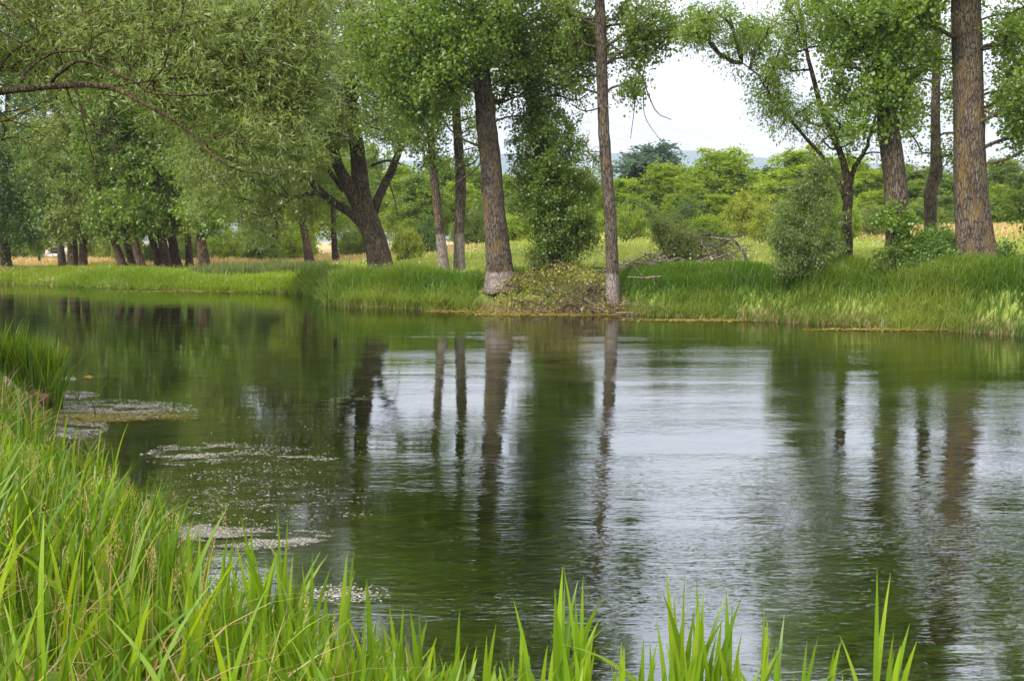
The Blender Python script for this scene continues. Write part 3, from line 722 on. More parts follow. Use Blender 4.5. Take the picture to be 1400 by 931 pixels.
# ------------------------------------------------------------------ background trees and bushes beyond the meadow
protos = {}
def proto(kind, seed, leaf):
    """unit tree about 10 m tall, 7 m wide; returns (trunk mesh, crown mesh)"""
    key = (kind, seed, leaf)
    if key in protos: return protos[key]
    rng = np.random.RandomState(seed)
    tb = Tubes()
    if kind == 'tree':
        n = 150; u = unit(rng.randn(n, 3)) * rng.rand(n, 1) ** (1 / 2.2)
        C = u * np.array([3.1, 3.1, 4.3]) + np.array([0, 0, 5.2]); C[:, 0] += .5 * np.sin(C[:, 2] * 1.3 + seed)
        C[:, :2] *= (1.12 - .045 * C[:, 2:3]); R = rng.uniform(.5, 1.05, n)
        P, Rr = smooth_line([(0, 0, 0), (.1, 0, 2), (-.1, .1, 5), (0, 0, 8.5)], [.2, .16, .1, .03], 12)
    else:
        n = 85; u = unit(rng.randn(n, 3)) * rng.rand(n, 1) ** (1 / 2.2)
        C = np.abs(u) * np.array([0, 0, 3.4]) + u * np.array([3.2, 2.6, 0]) + np.array([0, 0, .5]); R = rng.uniform(.45, .95, n)
        P, Rr = smooth_line([(0, 0, 0), (.1, 0, .6), (-.1, .1, 1.5), (0, 0, 2.6)], [.09, .08, .05, .02], 8)
    tb.add(P, Rr, 8, cap=False)
    grow(tb, P[3:], C, rng, sides=4)
    V, Q, tint, tw = foliage(C, R, 'far', seed + 3, 1.25 if kind == 'tree' else 1.0, 15)
    k = V.reshape(-1, 4, 3)[:, 0, 2] > .05
    V = V.reshape(-1, 4, 3)[k].reshape(-1, 3); tint = tint[k]; Q = np.arange(len(V)).reshape(-1, 4)
    a = tb.build('trunk', BARK_DK); c = mesh_from('crown', V, Q, LM[leaf], tint=tint)
    r = (a.data, c.data); bpy.data.objects.remove(a); bpy.data.objects.remove(c)
    protos[key] = r
    return r
def bgtree(px, top, Y, wpx, kind, leaf, label, seed=1, group='trees and bushes beyond the meadow'):
    x = (px - CX) / F * Y; z0 = float(height(x, Y)); ztop = at(px, top, Y)[2]
    H_, Wd = ztop - z0, wpx * Y / F
    a, c = proto(kind, seed, leaf)
    t = thing('background_tree' if kind == 'tree' else 'bush', label, 'tree' if kind == 'tree' else 'bush', (x, Y, z0), group)
    t.rotation_euler = (0, 0, (px * 1.7) % 6.28)
    if kind == 'tree': t.scale = (Wd / 7.2, Wd / 7.2, H_ / 10.2)
    else: t.scale = (Wd / 7.4, Wd / 7.4, H_ / 4.6)
    for nm, me in (('trunk', a), ('crown', c)):
        o = bpy.data.objects.new(nm, me); COL.objects.link(o); o.parent = t
BG = [
 (890, 186, 112, 175, 'tree', 'blue', 'bluish grey-green tree rising behind the hedge under the sky gap', 1),
 (984, 190, 104, 145, 'tree', 'bright', 'tall bright green tree with rounded top right of the bluish tree', 2),
 (914, 216, 92, 120, 'tree', 'bright', 'bright green tree in front of the bluish tree', 3),
 (1034, 222, 112, 130, 'tree', 'dark', 'mid green tree low on the skyline between two bright trees', 1),
 (1096, 190, 98, 160, 'tree', 'bright', 'wide bright yellow-green tree left of the forked tree', 2),
 (1158, 206, 104, 150, 'tree', 'bright', 'bright tree directly behind the forked tree', 3),
 (1212, 216, 108, 140, 'tree', 'mid', 'green tree glimpsed behind the sturdy ridged poplar', 1),
 (1262, 220, 98, 140, 'tree', 'mid', 'green tree behind the kinked thin poplar', 2),
 (1372, 208, 106, 110, 'tree', 'mid', 'green tree standing beyond the tan field right of the thickest poplar', 3),
 (1440, 220, 100, 120, 'tree', 'mid', 'green tree beyond the tan field at the right border', 1),
 (1316, 226, 110, 130, 'tree', 'mid', 'green tree hidden behind the thickest poplar', 2),
 (850, 236, 92, 110, 'tree', 'bright', 'yellow-green tree just right of the slim white-footed poplar', 2),
 (796, 226, 108, 110, 'tree', 'mid', 'green tree between the shoot-covered poplar and slim poplar', 3),
 (745, 236, 100, 100, 'tree', 'bright', 'bright tree behind the shoot-covered poplar', 1),
 (700, 228, 96, 100, 'tree', 'bright', 'bright green tree right behind the big poplar with whitish base', 2),
 (652, 220, 100, 100, 'tree', 'mid', 'green tree between the thin poplar pair and the big poplar', 3),
 (600, 205, 104, 120, 'tree', 'mid', 'green tree filling the gap behind the two thin poplars', 1),
 (556, 215, 96, 100, 'tree', 'bright', 'light green tree seen right of the willow fork', 3),
 (500, 180, 110, 130, 'tree', 'mid', 'green tree behind the fork of the old willow', 2),
 (430, 150, 104, 140, 'tree', 'bright', 'pale green tree left of the willow, far side of the meadow', 1),
 (360, 170, 112, 140, 'tree', 'mid', 'green tree beyond the meadow under the willow crown', 3),
 (300, 160, 118, 150, 'tree', 'mid', 'green tree behind the last trunk of the left row', 2),
 (225, 150, 122, 150, 'tree', 'mid', 'green tree far behind the stout reddish pair', 1),
 (150, 150, 118, 150, 'tree', 'bright', 'light green tree seen through the gap in the left row', 3),
 (80, 150, 130, 160, 'tree', 'mid', 'green tree behind the brick hut', 2),
 (0, 140, 128, 170, 'tree', 'mid', 'green tree behind the dark bushy tree at the left edge', 1),
 (945, 268, 80, 90, 'bush', 'dark', 'dark green bush at the hedge foot below the two bright trees', 11),
 (878, 290, 84, 80, 'bush', 'bright', 'bright bush at the hedge foot right of the slim poplar', 12),
 (1002, 286, 66, 80, 'bush', 'mid', 'dark green bush behind the dead branches', 13),
 (1052, 262, 56, 90, 'bush', 'yellow', 'yellow-green bush with pale flower tufts behind the dead log', 11),
 (1015, 268, 74, 70, 'bush', 'sedge', 'olive bush left of the yellow-green flowering one', 12),
 (1130, 262, 78, 80, 'bush', 'bright', 'bright bush between the grey-green shrub and the forked tree', 12),
 (1180, 290, 68, 70, 'bush', 'bright', 'bright bush between the forked tree and ridged poplar', 13),
 (1252, 268, 86, 90, 'bush', 'mid', 'green bush at the back edge of the tan field', 11),
 (1390, 262, 92, 110, 'bush', 'mid', 'green bush behind the tan field at the right edge', 12),
 (1330, 262, 92, 90, 'bush', 'mid', 'green bush behind the thickest poplar', 13),
 (800, 300, 80, 70, 'bush', 'mid', 'green bush left of the slim poplar beyond the meadow', 12),
 (700, 282, 78, 90, 'bush', 'bright', 'bright bush beyond the meadow behind the big poplar', 13),
 (650, 268, 84, 80, 'bush', 'mid', 'green bush beyond the meadow right of the thin poplars', 11),
 (585, 285, 72, 60, 'bush', 'dark', 'dark green bush between the willow and thin poplars', 12),
 (556, 300, 60, 56, 'bush', 'yellow', 'small pale yellow-green bush right of the willow base', 13),
 (487, 300, 80, 90, 'bush', 'mid', 'green bush directly behind the willow trunk', 11),
 (400, 300, 84, 100, 'bush', 'bright', 'bright bush left of the willow past the meadow', 12),
 (330, 302, 88, 90, 'bush', 'mid', 'green bush right of the left row past the meadow', 13),
 (208, 322, 78, 36, 'bush', 'dark', 'small dark green bush among the reddish trunks', 12),
 (150, 318, 96, 40, 'bush', 'yellow', 'yellow-green bush in the gap of the left row', 11),
 (128, 310, 100, 50, 'bush', 'mid', 'green bush right of the close trio of trunks', 13)]
BG += [(px, tp, Y, w, 'tree' if k % 3 else 'bush', lf, 'yellow-green tree crowding together with its like at the foot of the hedge' if k % 3 else 'low leafy bush crowding together with its like at the foot of the hedge', 1 + k % 3 + (0 if k % 3 else 11))
       for k, (px, tp, Y, w, lf) in enumerate([(868, 262, 76, 80, 'mid'), (940, 244, 86, 90, 'bright'), (975, 262, 80, 80, 'bright'), (1010, 256, 88, 90, 'bright'), (1060, 240, 86, 100, 'bright'), (1120, 244, 84, 100, 'mid'),
            (1150, 278, 72, 80, 'mid'), (1200, 256, 86, 100, 'bright'), (1240, 250, 92, 100, 'mid'), (1300, 268, 96, 90, 'bright'), (1350, 246, 100, 100, 'bright'), (1420, 250, 98, 110, 'mid'),
            (830, 282, 80, 70, 'bright'), (770, 256, 88, 90, 'mid'), (720, 250, 86, 90, 'mid'), (675, 270, 90, 80, 'bright'), (630, 240, 92, 90, 'bright'), (575, 230, 88, 100, 'mid'), (1100, 296, 66, 60, 'bright'), (905, 300, 74, 60, 'bright')])]
BG += [(962, 282, 54, 84, 'bush', 'bright', 'light green bush close behind the dry twig tangle', 13), (1022, 250, 60, 96, 'bush', 'yellow', 'tall yellow-green bush above the bleached dead limb', 12),
       (1078, 262, 50, 80, 'bush', 'bright', 'light green bush just left behind the feathery willow shrub', 13), (1140, 256, 58, 84, 'bush', 'bright', 'light green bush right behind the forked tree stem', 11),
       (860, 276, 66, 70, 'bush', 'bright', 'light green bush right behind the slim white-footed poplar', 11), (1190, 272, 60, 60, 'bush', 'sedge', 'olive green bush close left of the sturdy ridged poplar', 13),
       (24, 312, 104, 70, 'bush', 'mid', 'green bush behind the dark bushy tree, left of the hut', 12), (178, 306, 84, 54, 'bush', 'mid', 'green bush behind the leaning reddish trunks', 13),
       (258, 308, 84, 60, 'bush', 'mid', 'green bush behind the last trunks of the left row', 11), (305, 312, 84, 60, 'bush', 'bright', 'light green bush just right of the last reddish trunk', 12),
       (358, 310, 80, 70, 'bush', 'mid', 'green bush under the hanging willow boughs', 13)]
for a in BG: bgtree(*a)

# a far wood closing the horizon behind the hedge trees
def far_wood():
    rng = np.random.RandomState(77)
    n = 800
    X = rng.uniform(-190, 170, n); Y = rng.uniform(135, 165, n)
    z0 = height(X, Y); top = np.interp(X, [-190, -70, -30, 0, 14, 60, 170], [20, 18, 14, 8, 7, 8.5, 9]) * rng.uniform(.75, 1., n)
    C = np.column_stack([X, Y, z0 + top * rng.rand(n) ** .7])
    V, Q, tint, _ = foliage(C, 2.3, 'far', 78, 2.4, 11)
    o = mesh_from('far_wood', V, Q, LM['mid'], tint=tint)
    tag(o, 'far green wood closing the horizon behind the hedge trees', 'wood', kind='stuff')
far_wood()

# ------------------------------------------------------------------ shrubs on the far bank
def shrub(label, px, py, Y, masses, R, leaf, kind='bush', seed=1, spr=14, wide=.8, stems=7, name='shrub', stem_mat=None):
    rng = np.random.RandomState(seed)
    b = at(px, py, Y); b[2] = float(height(b[0], b[1])) - .05
    t = thing(name, label, 'shrub', b)
    C = fill(masses, R, seed, None, None)
    tb = Tubes(); 
    ctr = C.mean(0)
    for k in range(stems):
        e = C[rng.randint(len(C))]
        P, Rr = smooth_line([b + rng.randn(3) * .12 * np.array([1, 1, 0]), (b + e) / 2 + rng.randn(3) * .12, e], [.03, .022, .01], 8)
        tb.add(P, Rr, 5, cap=False)
    grow(tb, np.array([b + (ctr - b) * f for f in (.15, .3, .5)]), C, rng, r_tip=.004, k_r=.004, sides=4)
    V, Q, tint, tw = foliage(C, R, kind, seed + 3, wide, spr)
    twigs(tb, tw, .005, 3)
    tb.build('stem', stem_mat or BARK_DK, t, b)
    mesh_from('foliage', V - b, Q, LM[leaf], t, tint=tint)
    return t
shrub('tall feathery grey-green willow shrub left of the forked tree', 1108, 385, 31.5,
      [(1098, 338, 31.6, 36, 50, 1, 40), (1108, 280, 31.7, 22, 50, .8, 26), (1092, 252, 31.7, 10, 22, .4, 6), (1132, 325, 31.9, 18, 56, .8, 14), (1066, 340, 31.3, 20, 30, .7, 12), (1128, 255, 31.9, 12, 30, .4, 7), (1072, 296, 31.4, 12, 26, .4, 7), (1118, 236, 31.8, 8, 16, .3, 4)], .33, 'feather', 'willowish', 401, spr=11, wide=.85)
shrub('loose green shrub with bare stems left of the dead branches', 920, 368, 40,
      [(920, 330, 40, 36, 34, 1, 40), (905, 310, 40, 20, 18, .6, 10)], .42, 'sedge', 'bush', 403, spr=12, wide=.9, stems=14)
shrub('dark green bush filling the space between the two thick trunks at right', 1272, 368, 30.5,
      [(1275, 345, 30.4, 34, 26, .6, 40), (1262, 360, 30.2, 36, 14, .5, 20), (1290, 330, 30.6, 16, 24, .4, 12)], .32, 'ivy', 'bush', 405, spr=15)
shrub('low green bush at the right foot of the thickest poplar', 1362, 362, 30, [(1364, 345, 30, 14, 16, .4, 9)], .25, 'ivy', 'bush', 407, spr=12)
shrub('small bush at the foot of the sturdy ridged poplar', 1215, 375, 30.3, [(1212, 350, 30.2, 16, 20, .4, 10), (1240, 362, 30.2, 14, 10, .4, 7)], .26, 'mid', 'bush', 409, spr=11)
shrub('leafy sapling shoots at the left foot of the shoot-covered poplar', 738, 385, 36.9, [(738, 362, 36.8, 18, 20, .5, 14)], .3, 'sedge', 'bush', 411, spr=12)

# dead branches and log
def sticks(label, lines, mat, name, cat, group=None):
    Pp, Rr = pxline(lines[0]); b = Pp[0]
    rng = np.random.RandomState(int(abs(b[0]) * 100) % 9999)
    t = Tubes()
    for ln in lines:
        P, R_ = pxline(ln); P, R_ = smooth_line(P, R_, 9); t.add(P, R_, 7, rough=.08, rng=rng)
    o = t.build(name, mat, None, b); o.location = tuple(b)
    return tag(o, label, cat, group)
sticks('bleached dead limb lying across the meadow with an upright broken branch',
       [[(1043, 363, 36, 6), (1015, 360, 36, 6), (975, 364, 36, 5), (945, 368, 36, 4)],
        [(1024, 362, 36, 5), (1016, 345, 35.8, 4), (1004, 330, 35.7, 3.5), (982, 326, 35.6, 3), (972, 324, 35.6, 1.5)], [(1008, 334, 35.7, 2.6), (998, 318, 35.6, 1.5), (990, 308, 35.5, 1)],
        [(1018, 350, 35.8, 2), (1022, 335, 35.7, 1)], [(1020, 362, 36, 3), (998, 350, 36, 2), (992, 342, 36, 1)]], DEAD, 'dead_branch', 'branch')
sticks('short dark dead stick slanting up left of the bleached limb', [[(982, 362, 37, 4), (972, 350, 37, 3.4), (962, 337, 37, 2.5), (958, 330, 37, 1)]], DEADBR, 'dead_branch', 'branch')
sticks('thin pale log on the ground right of the slim white-footed poplar', [[(905, 378, 34, 3), (880, 380, 34, 3), (858, 379, 34, 2.5)], [(880, 380, 34, 1.6), (872, 370, 34, 1.2), (866, 366, 34, .8)]], DEAD, 'dead_branch', 'branch')

def brush(label, px, py, Y, rx, h, ry, nst, nleaf, seed, mat, leaf=None, name='brush_pile', size=.09):
    """tangled heap of cut branches"""
    rng = np.random.RandomState(seed)
    b = at(px, py, Y); b[2] = float(height(b[0], b[1])) - .05
    t = thing(name, label, 'brush pile', b)
    tb = Tubes()
    def surf(u, v): return h * np.clip(1 - u ** 2 - v ** 2, 0, 1) ** .6
    for k in range(nst):
        u, v = rng.uniform(-.9, .9, 2)
        p = np.array([b[0] + u * rx, b[1] + v * ry, 0.])
        an = rng.rand() * 6.28; ln = rng.uniform(.4, 1.5)
        d = np.array([math.cos(an), math.sin(an) * .6, rng.uniform(-.15, .45)]) * ln
        p[2] = float(height(p[0], p[1])) + surf(u, v) * rng.uniform(.1, 1)
        q = p + d; m = (p + q) / 2 + rng.randn(3) * .1
        q[2] = max(q[2], float(height(q[0], q[1])) + .02)
        r = rng.uniform(.006, .028) * (1 if rng.rand() < .85 else 1.8)
        P, R_ = smooth_line([p, m, q], [r, r * .8, r * .35], 6); tb.add(P, R_, 5, cap=False)
    tb.build('stick', mat, t, b)
    if nleaf:
        nc = nleaf // 22
        u = rng.uniform(-1, 1, (nc, 2)); u = u[(u ** 2).sum(1) < 1]
        nc = len(u)
        c = np.column_stack([b[0] + u[:, 0] * rx, b[1] + u[:, 1] * ry]); z = height(c[:, 0], c[:, 1]) + surf(u[:, 0], u[:, 1]) * rng.uniform(.3, 1.05, nc)
        c = np.column_stack([c, z])
        P = (c[:, None, :] + rng.randn(nc, 22, 3) * .13).reshape(-1, 3)
        a = rng.randn(len(P), 3); a[:, 2] -= .3; nn = rng.randn(len(P), 3) + np.array([0, -.4, .5])
        tint = (np.clip(rng.rand(nc)[:, None] * .6 + rng.rand(nc, 22) * .4, 0, 1)).ravel()
        s = rng.uniform(.6, 1.3, len(P))
        V, Q = leaf_quads(P, a, nn, size * s, size * .75 * s)
        mesh_from('foliage', V - b, Q, LM[leaf], t, tint=tint)
brush('heap of cut leafy branches, yellowing, sloping to the water below the shoot-covered poplar', 752, 402, 36.3, 2.1, .75, 1.5, 170, 9000, 501, DEADBR, 'pile')
brush('dead brown twigs spilling down to the water below the slim poplar', 806, 410, 34.6, 1.5, .38, .9, 260, 700, 503, DEADBR, 'pile')
brush('dry pale twigs tangled on the meadow around the dead limb', 955, 350, 41, 1.9, 1.3, 1.2, 230, 1500, 505, DEAD, 'sedge')
brush('grey broken twigs heaped behind the slim poplar', 888, 366, 37, 1.6, .6, .8, 150, 300, 507, DEAD, 'sedge')
brush('brown brushwood strip at the water edge left of the leafy heap', 690, 414, 34.2, 1.3, .3, .5, 110, 900, 509, DEADBR, 'pile')

# ------------------------------------------------------------------ brick hut
def box(x0, x1, y0, y1, z0, z1):
    V = np.array([(x, y, z) for z in (z0, z1) for y in (y0, y1) for x in (x0, x1)], float)
    Q = np.array([(0, 2, 3, 1), (4, 5, 7, 6), (0, 1, 5, 4), (2, 6, 7, 3), (0, 4, 6, 2), (1, 3, 7, 5)])
    return V, Q
def boxes(name, lst, mat, parent=None, off=(0, 0, 0)):
    Vs, Qs, n = [], [], 0
    for b in lst:
        V, Q = box(*b); Vs.append(V); Qs.append(Q + n); n += 8
    return mesh_from(name, np.vstack(Vs) - np.asarray(off, float), np.vstack(Qs), mat, parent)
def hut():
    Y = 112.; c = at(70, 360, Y); z0 = float(height(c[0], Y)); s = Y / F
    t = thing('brick_hut', 'small pale block hut with flat slab roof between the dark tree and trunk trio', 'hut', (c[0], Y, z0))
    wallm = simple_mat('hut_render', (.42, .36, .29), (.58, .52, .44), 2); dark = simple_mat('hut_opening', (.03, .03, .035), (.06, .055, .06), 3)
    grey = simple_mat('hut_concrete', (.45, .44, .43), (.62, .6, .58), 4); slab = simple_mat('hut_grey_panel', (.36, .38, .43), (.5, .52, .56), 2)
    w = .9; top = at(0, 333, Y)[2] - z0
    boxes('wall', [(-.6, .05, -.15, 0, 0, top), (1.0, 2.6, -.15, 0, 0, top), (.05, 1.0, -.15, 0, top * .72, top), (.05, 1.0, -.15, 0, 0, top * .32), (-.6, -.45, 0, 3, 0, top), (2.45, 2.6, 0, 3, 0, top), (-.45, 2.45, 2.85, 3, 0, top)], wallm, t)
    boxes('roof', [(-1., 3., -.6, 3.4, top + .003, top + .22)], grey, t)
    boxes('window', [(.05, 1.0, .02, .05, top * .32, top * .72)], dark, t)
    boxes('wall_extension', [(-3.9, -.603, .3, .5, 0, top * .45), (-3.9, -3.7, .503, 3, 0, top * .45)], wallm, t)
    boxes('door', [(-1.5, -.9, .24, .297, 0, top * .42)], slab, t)
    boxes('bench', [(.0, 1.9, -.8, -.4, top * .12, top * .27)], slab, t)
hut()

# ------------------------------------------------------------------ pylon and power lines
def pylon():
    Y = 300.; b = at(803, 300, Y); b[2] = float(height(b[0], Y)); H_ = at(803, 150, Y)[2] - b[2]
    t = Tubes(); lv = np.linspace(0, H_, 11)
    wd = lambda z: 3.2 * (1 - z / H_) + .7
    cs = [(1, 1), (1, -1), (-1, -1), (-1, 1)]
    for sx, sy in cs:
        t.add([(sx * wd(z) / 2, sy * wd(z) / 2, z) for z in lv], [.11] * 11, 4)
    for a, c in zip(lv[:-1], lv[1:]):
        for k in range(4):
            p, q = cs[k], cs[(k + 1) % 4]
            t.add([(p[0] * wd(a) / 2, p[1] * wd(a) / 2, a), (q[0] * wd(c) / 2, q[1] * wd(c) / 2, c)], [.06, .06], 4)
            t.add([(q[0] * wd(a) / 2, q[1] * wd(a) / 2, a), (p[0] * wd(c) / 2, p[1] * wd(c) / 2, c)], [.06, .06], 4)
    for z in (H_ * .8, H_ * .9, H_ - .5):
        for s in (-1, 1): t.add([(0, 0, z), (s * 5, 0, z + .4)], [.14, .08], 4); 
    o = t.build('pylon', simple_mat('galvanised', (.5, .52, .54), (.62, .64, .66), 2, .5)); o.location = tuple(b)
    tag(o, 'thin grey lattice pylon rising left of the slim poplar', 'pylon')
    for k, (dz, lab) in enumerate([(.8, 'lower power line sagging across the sky gap'), (.9, 'middle power line sagging across the sky gap'), (1., 'upper power line sagging across the sky gap')]):
        a = b + np.array([5, 0, H_ * dz + .3]); c = np.array([190., 420., a[2] + 2])
        u = np.linspace(0, 1, 30)[:, None]
        P = a + (c - a) * u - np.array([0, 0, 1]) * 9 * 4 * u * (1 - u)
        w = Tubes(); w.add(P, [.035] * 30, 4)
        tag(w.build('power_line', simple_mat('cable', (.3, .3, .32), (.35, .35, .37), 1)), lab, 'power line', 'power lines')
pylon()

# ------------------------------------------------------------------ overhanging willow on the near bank
def near_willow():
    rng = np.random.RandomState(900)
    b = np.array([-7.6, 9.4, 0.]); b[2] = float(height(b[0], b[1])) - .05
    t = thing('willow_tree', 'overhanging near willow with lichened arching boughs entering at top left', 'tree', b)
    tb = Tubes()
    TP, TR = smooth_line([b, b + [.1, 0, 1.2], b + [.5, -.1, 2.3], b + [.3, .2, 4.2], b + [-.3, .4, 6.5], b + [-.2, .3, 9]], [.34, .27, .22, .17, .1, .03], 34)
    tb.add(TP, TR, 24, rough=.06, rng=rng, flare=.4)
    D = 8.0
    br = [
     [(-185, 150, 9.2, 24), (-80, 138, 8.8, 18), (0, 122, 8.4, 12.5), (55, 117, 8.2, 11), (110, 115, 8.1, 9.5), (155, 120, 8, 8.5), (200, 142, 7.9, 6.5), (250, 170, 7.8, 5.5), (282, 200, 7.7, 4), (320, 226, 7.6, 3), (372, 236, 7.6, 1.6)],
     [(66, 117, 8.2, 7), (84, 98, 8.1, 6), (104, 86, 8, 6), (140, 92, 8, 5), (180, 110, 7.9, 4.5), (208, 124, 7.9, 4), (262, 130, 7.8, 3), (322, 124, 7.8, 1.6)],
     [(30, 112, 8.3, 6), (45, 90, 8.5, 5), (72, 74, 8.5, 4.5), (110, 70, 8.5, 4), (150, 80, 8.5, 3), (200, 92, 8.5, 1.6)],
     [(-130, 20, 9, 8), (-60, 30, 8.8, 6), (0, 45, 8.7, 3), (55, 80, 8.6, 2.4), (100, 120, 8.5, 2.4), (120, 165, 8.5, 1.4)],
     [(-180, 200, 8.6, 8), (-90, 190, 8.3, 5), (0, 173, 8, 3.2), (40, 158, 7.9, 2.6), (80, 141, 7.9, 1.4)],
     [(-100, 180, 8.3, 5), (-30, 165, 8, 3), (20, 150, 8, 2.4), (70, 143, 8, 1.2)],
     [(-150, -30, 9, 9), (-80, -10, 9, 6), (-20, -5, 9, 5), (30, 30, 8.8, 3), (70, 70, 8.7, 2)],
     [(104, 116, 8.1, 3.4), (112, 145, 8, 3), (122, 185, 8, 2.5), (124, 215, 8, 2), (120, 240, 8, 1)],
     [(112, 145, 8, 2.2), (126, 170, 7.9, 1.8), (150, 200, 7.9, 1.4), (175, 232, 7.9, .8)],
     [(90, 117, 8.1, 3), (100, 145, 8.2, 2.2), (125, 165, 8.2, 1.8), (155, 180, 8.2, 1)],
     [(200, 122, 7.9, 3.6), (222, 90, 7.9, 3), (228, 55, 7.9, 3), (240, 25, 7.9, 2.4), (250, -25, 7.9, 1.4)],
     [(168, 118, 8, 3), (182, 100, 8, 2.4), (192, 60, 8, 2), (195, 20, 8, 1.2)],
     [(232, 40, 7.9, 2), (270, 35, 7.9, 1.6), (300, 36, 7.9, 1)],
     [(282, 186, 7.8, 2.2), (310, 183, 7.7, 1.8), (345, 194, 7.7, 1.5), (382, 190, 7.6, .9)],
     [(122, 70, 8.5, 3), (128, 45, 8.5, 2.4), (115, 15, 8.5, 2), (105, -20, 8.5, 1.2)],
     [(300, 214, 7.7, 1.8), (340, 222, 7.7, 1.4), (395, 228, 7.6, 1.2), (412, 222, 7.6, .7)],
     [(-60, 134, 8.8, 6), (20, 70, 9.2, 4.5), (110, 10, 9.4, 3.5), (230, -50, 9.6, 2)],
     [(110, 10, 9.4, 3), (230, 20, 9.4, 2.6), (330, 60, 9.4, 2), (420, 110, 9.4, 1)],
     [(150, 118, 8, 3), (240, 110, 8.6, 2.6), (340, 100, 9, 2), (420, 90, 9, 1)],
    ]
    nodes = []
    for k, ln in enumerate(br):
        P, R_ = pxline(ln); R_ = R_ * .82
        if ln[0][0] < -50:
            j = int(np.argmin(np.linalg.norm(TP - (P[0] - [0, 0, .5]), axis=1))); P = np.vstack([TP[j], P]); R_ = np.concatenate([[R_[0] * 1.3], R_])
        P, R_ = smooth_line(P, R_, 40)
        P[1:] += np.cumsum(rng.randn(39, 3) * .004, 0)
        tb.add(P, R_, 10 if R_[0] > .02 else 6, rough=.07, rng=rng)
        nodes.append(P[6:])
    nodes = np.vstack(nodes)
    # leafy shoots
    regs = [(60, 40, 9, 170, 60, 1.0, 150), (200, 60, 8.6, 150, 70, 1.0, 170), (330, 70, 8.8, 100, 70, .9, 130), (390, 110, 8.8, 62, 80, .8, 110),
            (350, 190, 8.2, 70, 34, .6, 46), (250, 130, 8.2, 90, 40, .7, 60), (160, -40, 9, 330, 70, 1.2, 190), (-120, 60, 9, 120, 120, 1.2, 120), (405, 30, 9, 60, 60, .8, 60), (30, 200, 8.3, 60, 40, .5, 8)]
    regs = [(a, b2, c + .75, d, e, f, int(g * 1.1)) for a, b2, c, d, e, f, g in regs]
    C = fill(regs, .16, 905, None, None)
    grow(tb, nodes, C, rng, r_tip=.0022, k_r=.0016, sides=4, sag=.05)
    n = len(C); S = 7; K = 14
    o = C[:, None, :] + rng.randn(n, S, 3) * .05
    d = unit(rng.randn(n, S, 3) * .8 + np.array([.35, 0, -.05])); ln = rng.uniform(.16, .42, (n, S))
    for a, e in zip(o.reshape(-1, 3)[::2], (o + d * ln[..., None]).reshape(-1, 3)[::2]):
        tb.add(np.array([a, (a + e) / 2 + [0, 0, .01], e]), [.003, .0022, .001], 3, cap=False)
    tt = (np.arange(K) + .5) / K
    p = o[:, :, None, :] + d[:, :, None, :] * (ln[..., None] * tt)[..., None] + np.array([0, 0, -1]) * (.12 * tt ** 2 * ln[..., None])[..., None]
    a = unit(d[:, :, None, :] * .7 + rng.randn(n, S, K, 3) * .6 + np.array([0, 0, -.12]))
    nn = rng.randn(n, S, K, 3) * .7 + np.array([0, -.1, .6])
    tint = (rng.rand(n)[:, None, None] * .35 + rng.rand(n, S)[:, :, None] * .25 + rng.rand(n, S, K) * .4).ravel()
    sz = rng.uniform(.65, 1.2, n * S * K)
    V, Q = leaf_quads(p.reshape(-1, 3), a.reshape(-1, 3), nn.reshape(-1, 3), .062 * sz, .0135 * sz)
    # boughs on the land side, outside the picture
    C2 = b + np.array([-.6, 0, 5.6]) + unit(rng.randn(90, 3)) * rng.rand(90, 1) ** .4 * np.array([3.0, 3.2, 2.8])
    x2, y2, _ = project(C2); C2 = C2[(x2 < -40) | (y2 < -60)]
    grow(tb, TP[12:], C2, rng)
    V2, Q2, t2, _ = foliage(C2, .7, 'willowish', 907, .8, 16)
    Q = np.vstack([Q, Q2 + len(V)]); V = np.vstack([V, V2]); tint = np.concatenate([tint, t2])
    tb.build('trunk', BARK_TWIG, t, b)
    mesh_from('crown', V - b, Q, LM['willow'], t, tint=tint)
near_willow()

# ------------------------------------------------------------------ grass
def clump_noise(X, Y, rng, s):
    ph = rng.rand(8) * 6.28
    return .5 + .25 * (np.sin(X / s + ph[0] + 1.7 * np.sin(Y / s * .8 + ph[1])) + np.sin(Y / s * 1.3 + ph[2] + 1.3 * np.sin(X / s * 1.1 + ph[3])))

def grass(name, label, X, Y, h, w, leaf, seed, lean=(.3, 0), bend=(.1, .6), seg=3, tintfn=None, cat='grass', zoff=-.03, spread=1.):
    rng = np.random.RandomState(seed)
    n = len(X)
    z = height(X, Y) + zoff
    base = np.column_stack([X, Y, np.maximum(z, -.25)])
    an = rng.rand(n) * 6.28
    lv = np.column_stack([np.cos(an), np.sin(an)]) * spread + np.array(lean)
    lv = lv / np.maximum(np.linalg.norm(lv, axis=1, keepdims=True), .3)
    bd = rng.uniform(bend[0], bend[1], n) ** 1.2
    V, Q = blades(base, h, w, lv, bd, seg, rng)
    tt = rng.rand(n) if tintfn is None else tintfn(X, Y, rng)
    o = mesh_from(name, V, Q, LM[leaf], tint=np.repeat(np.clip(tt, 0, 1), seg))
    return tag(o, label, cat, kind='stuff')

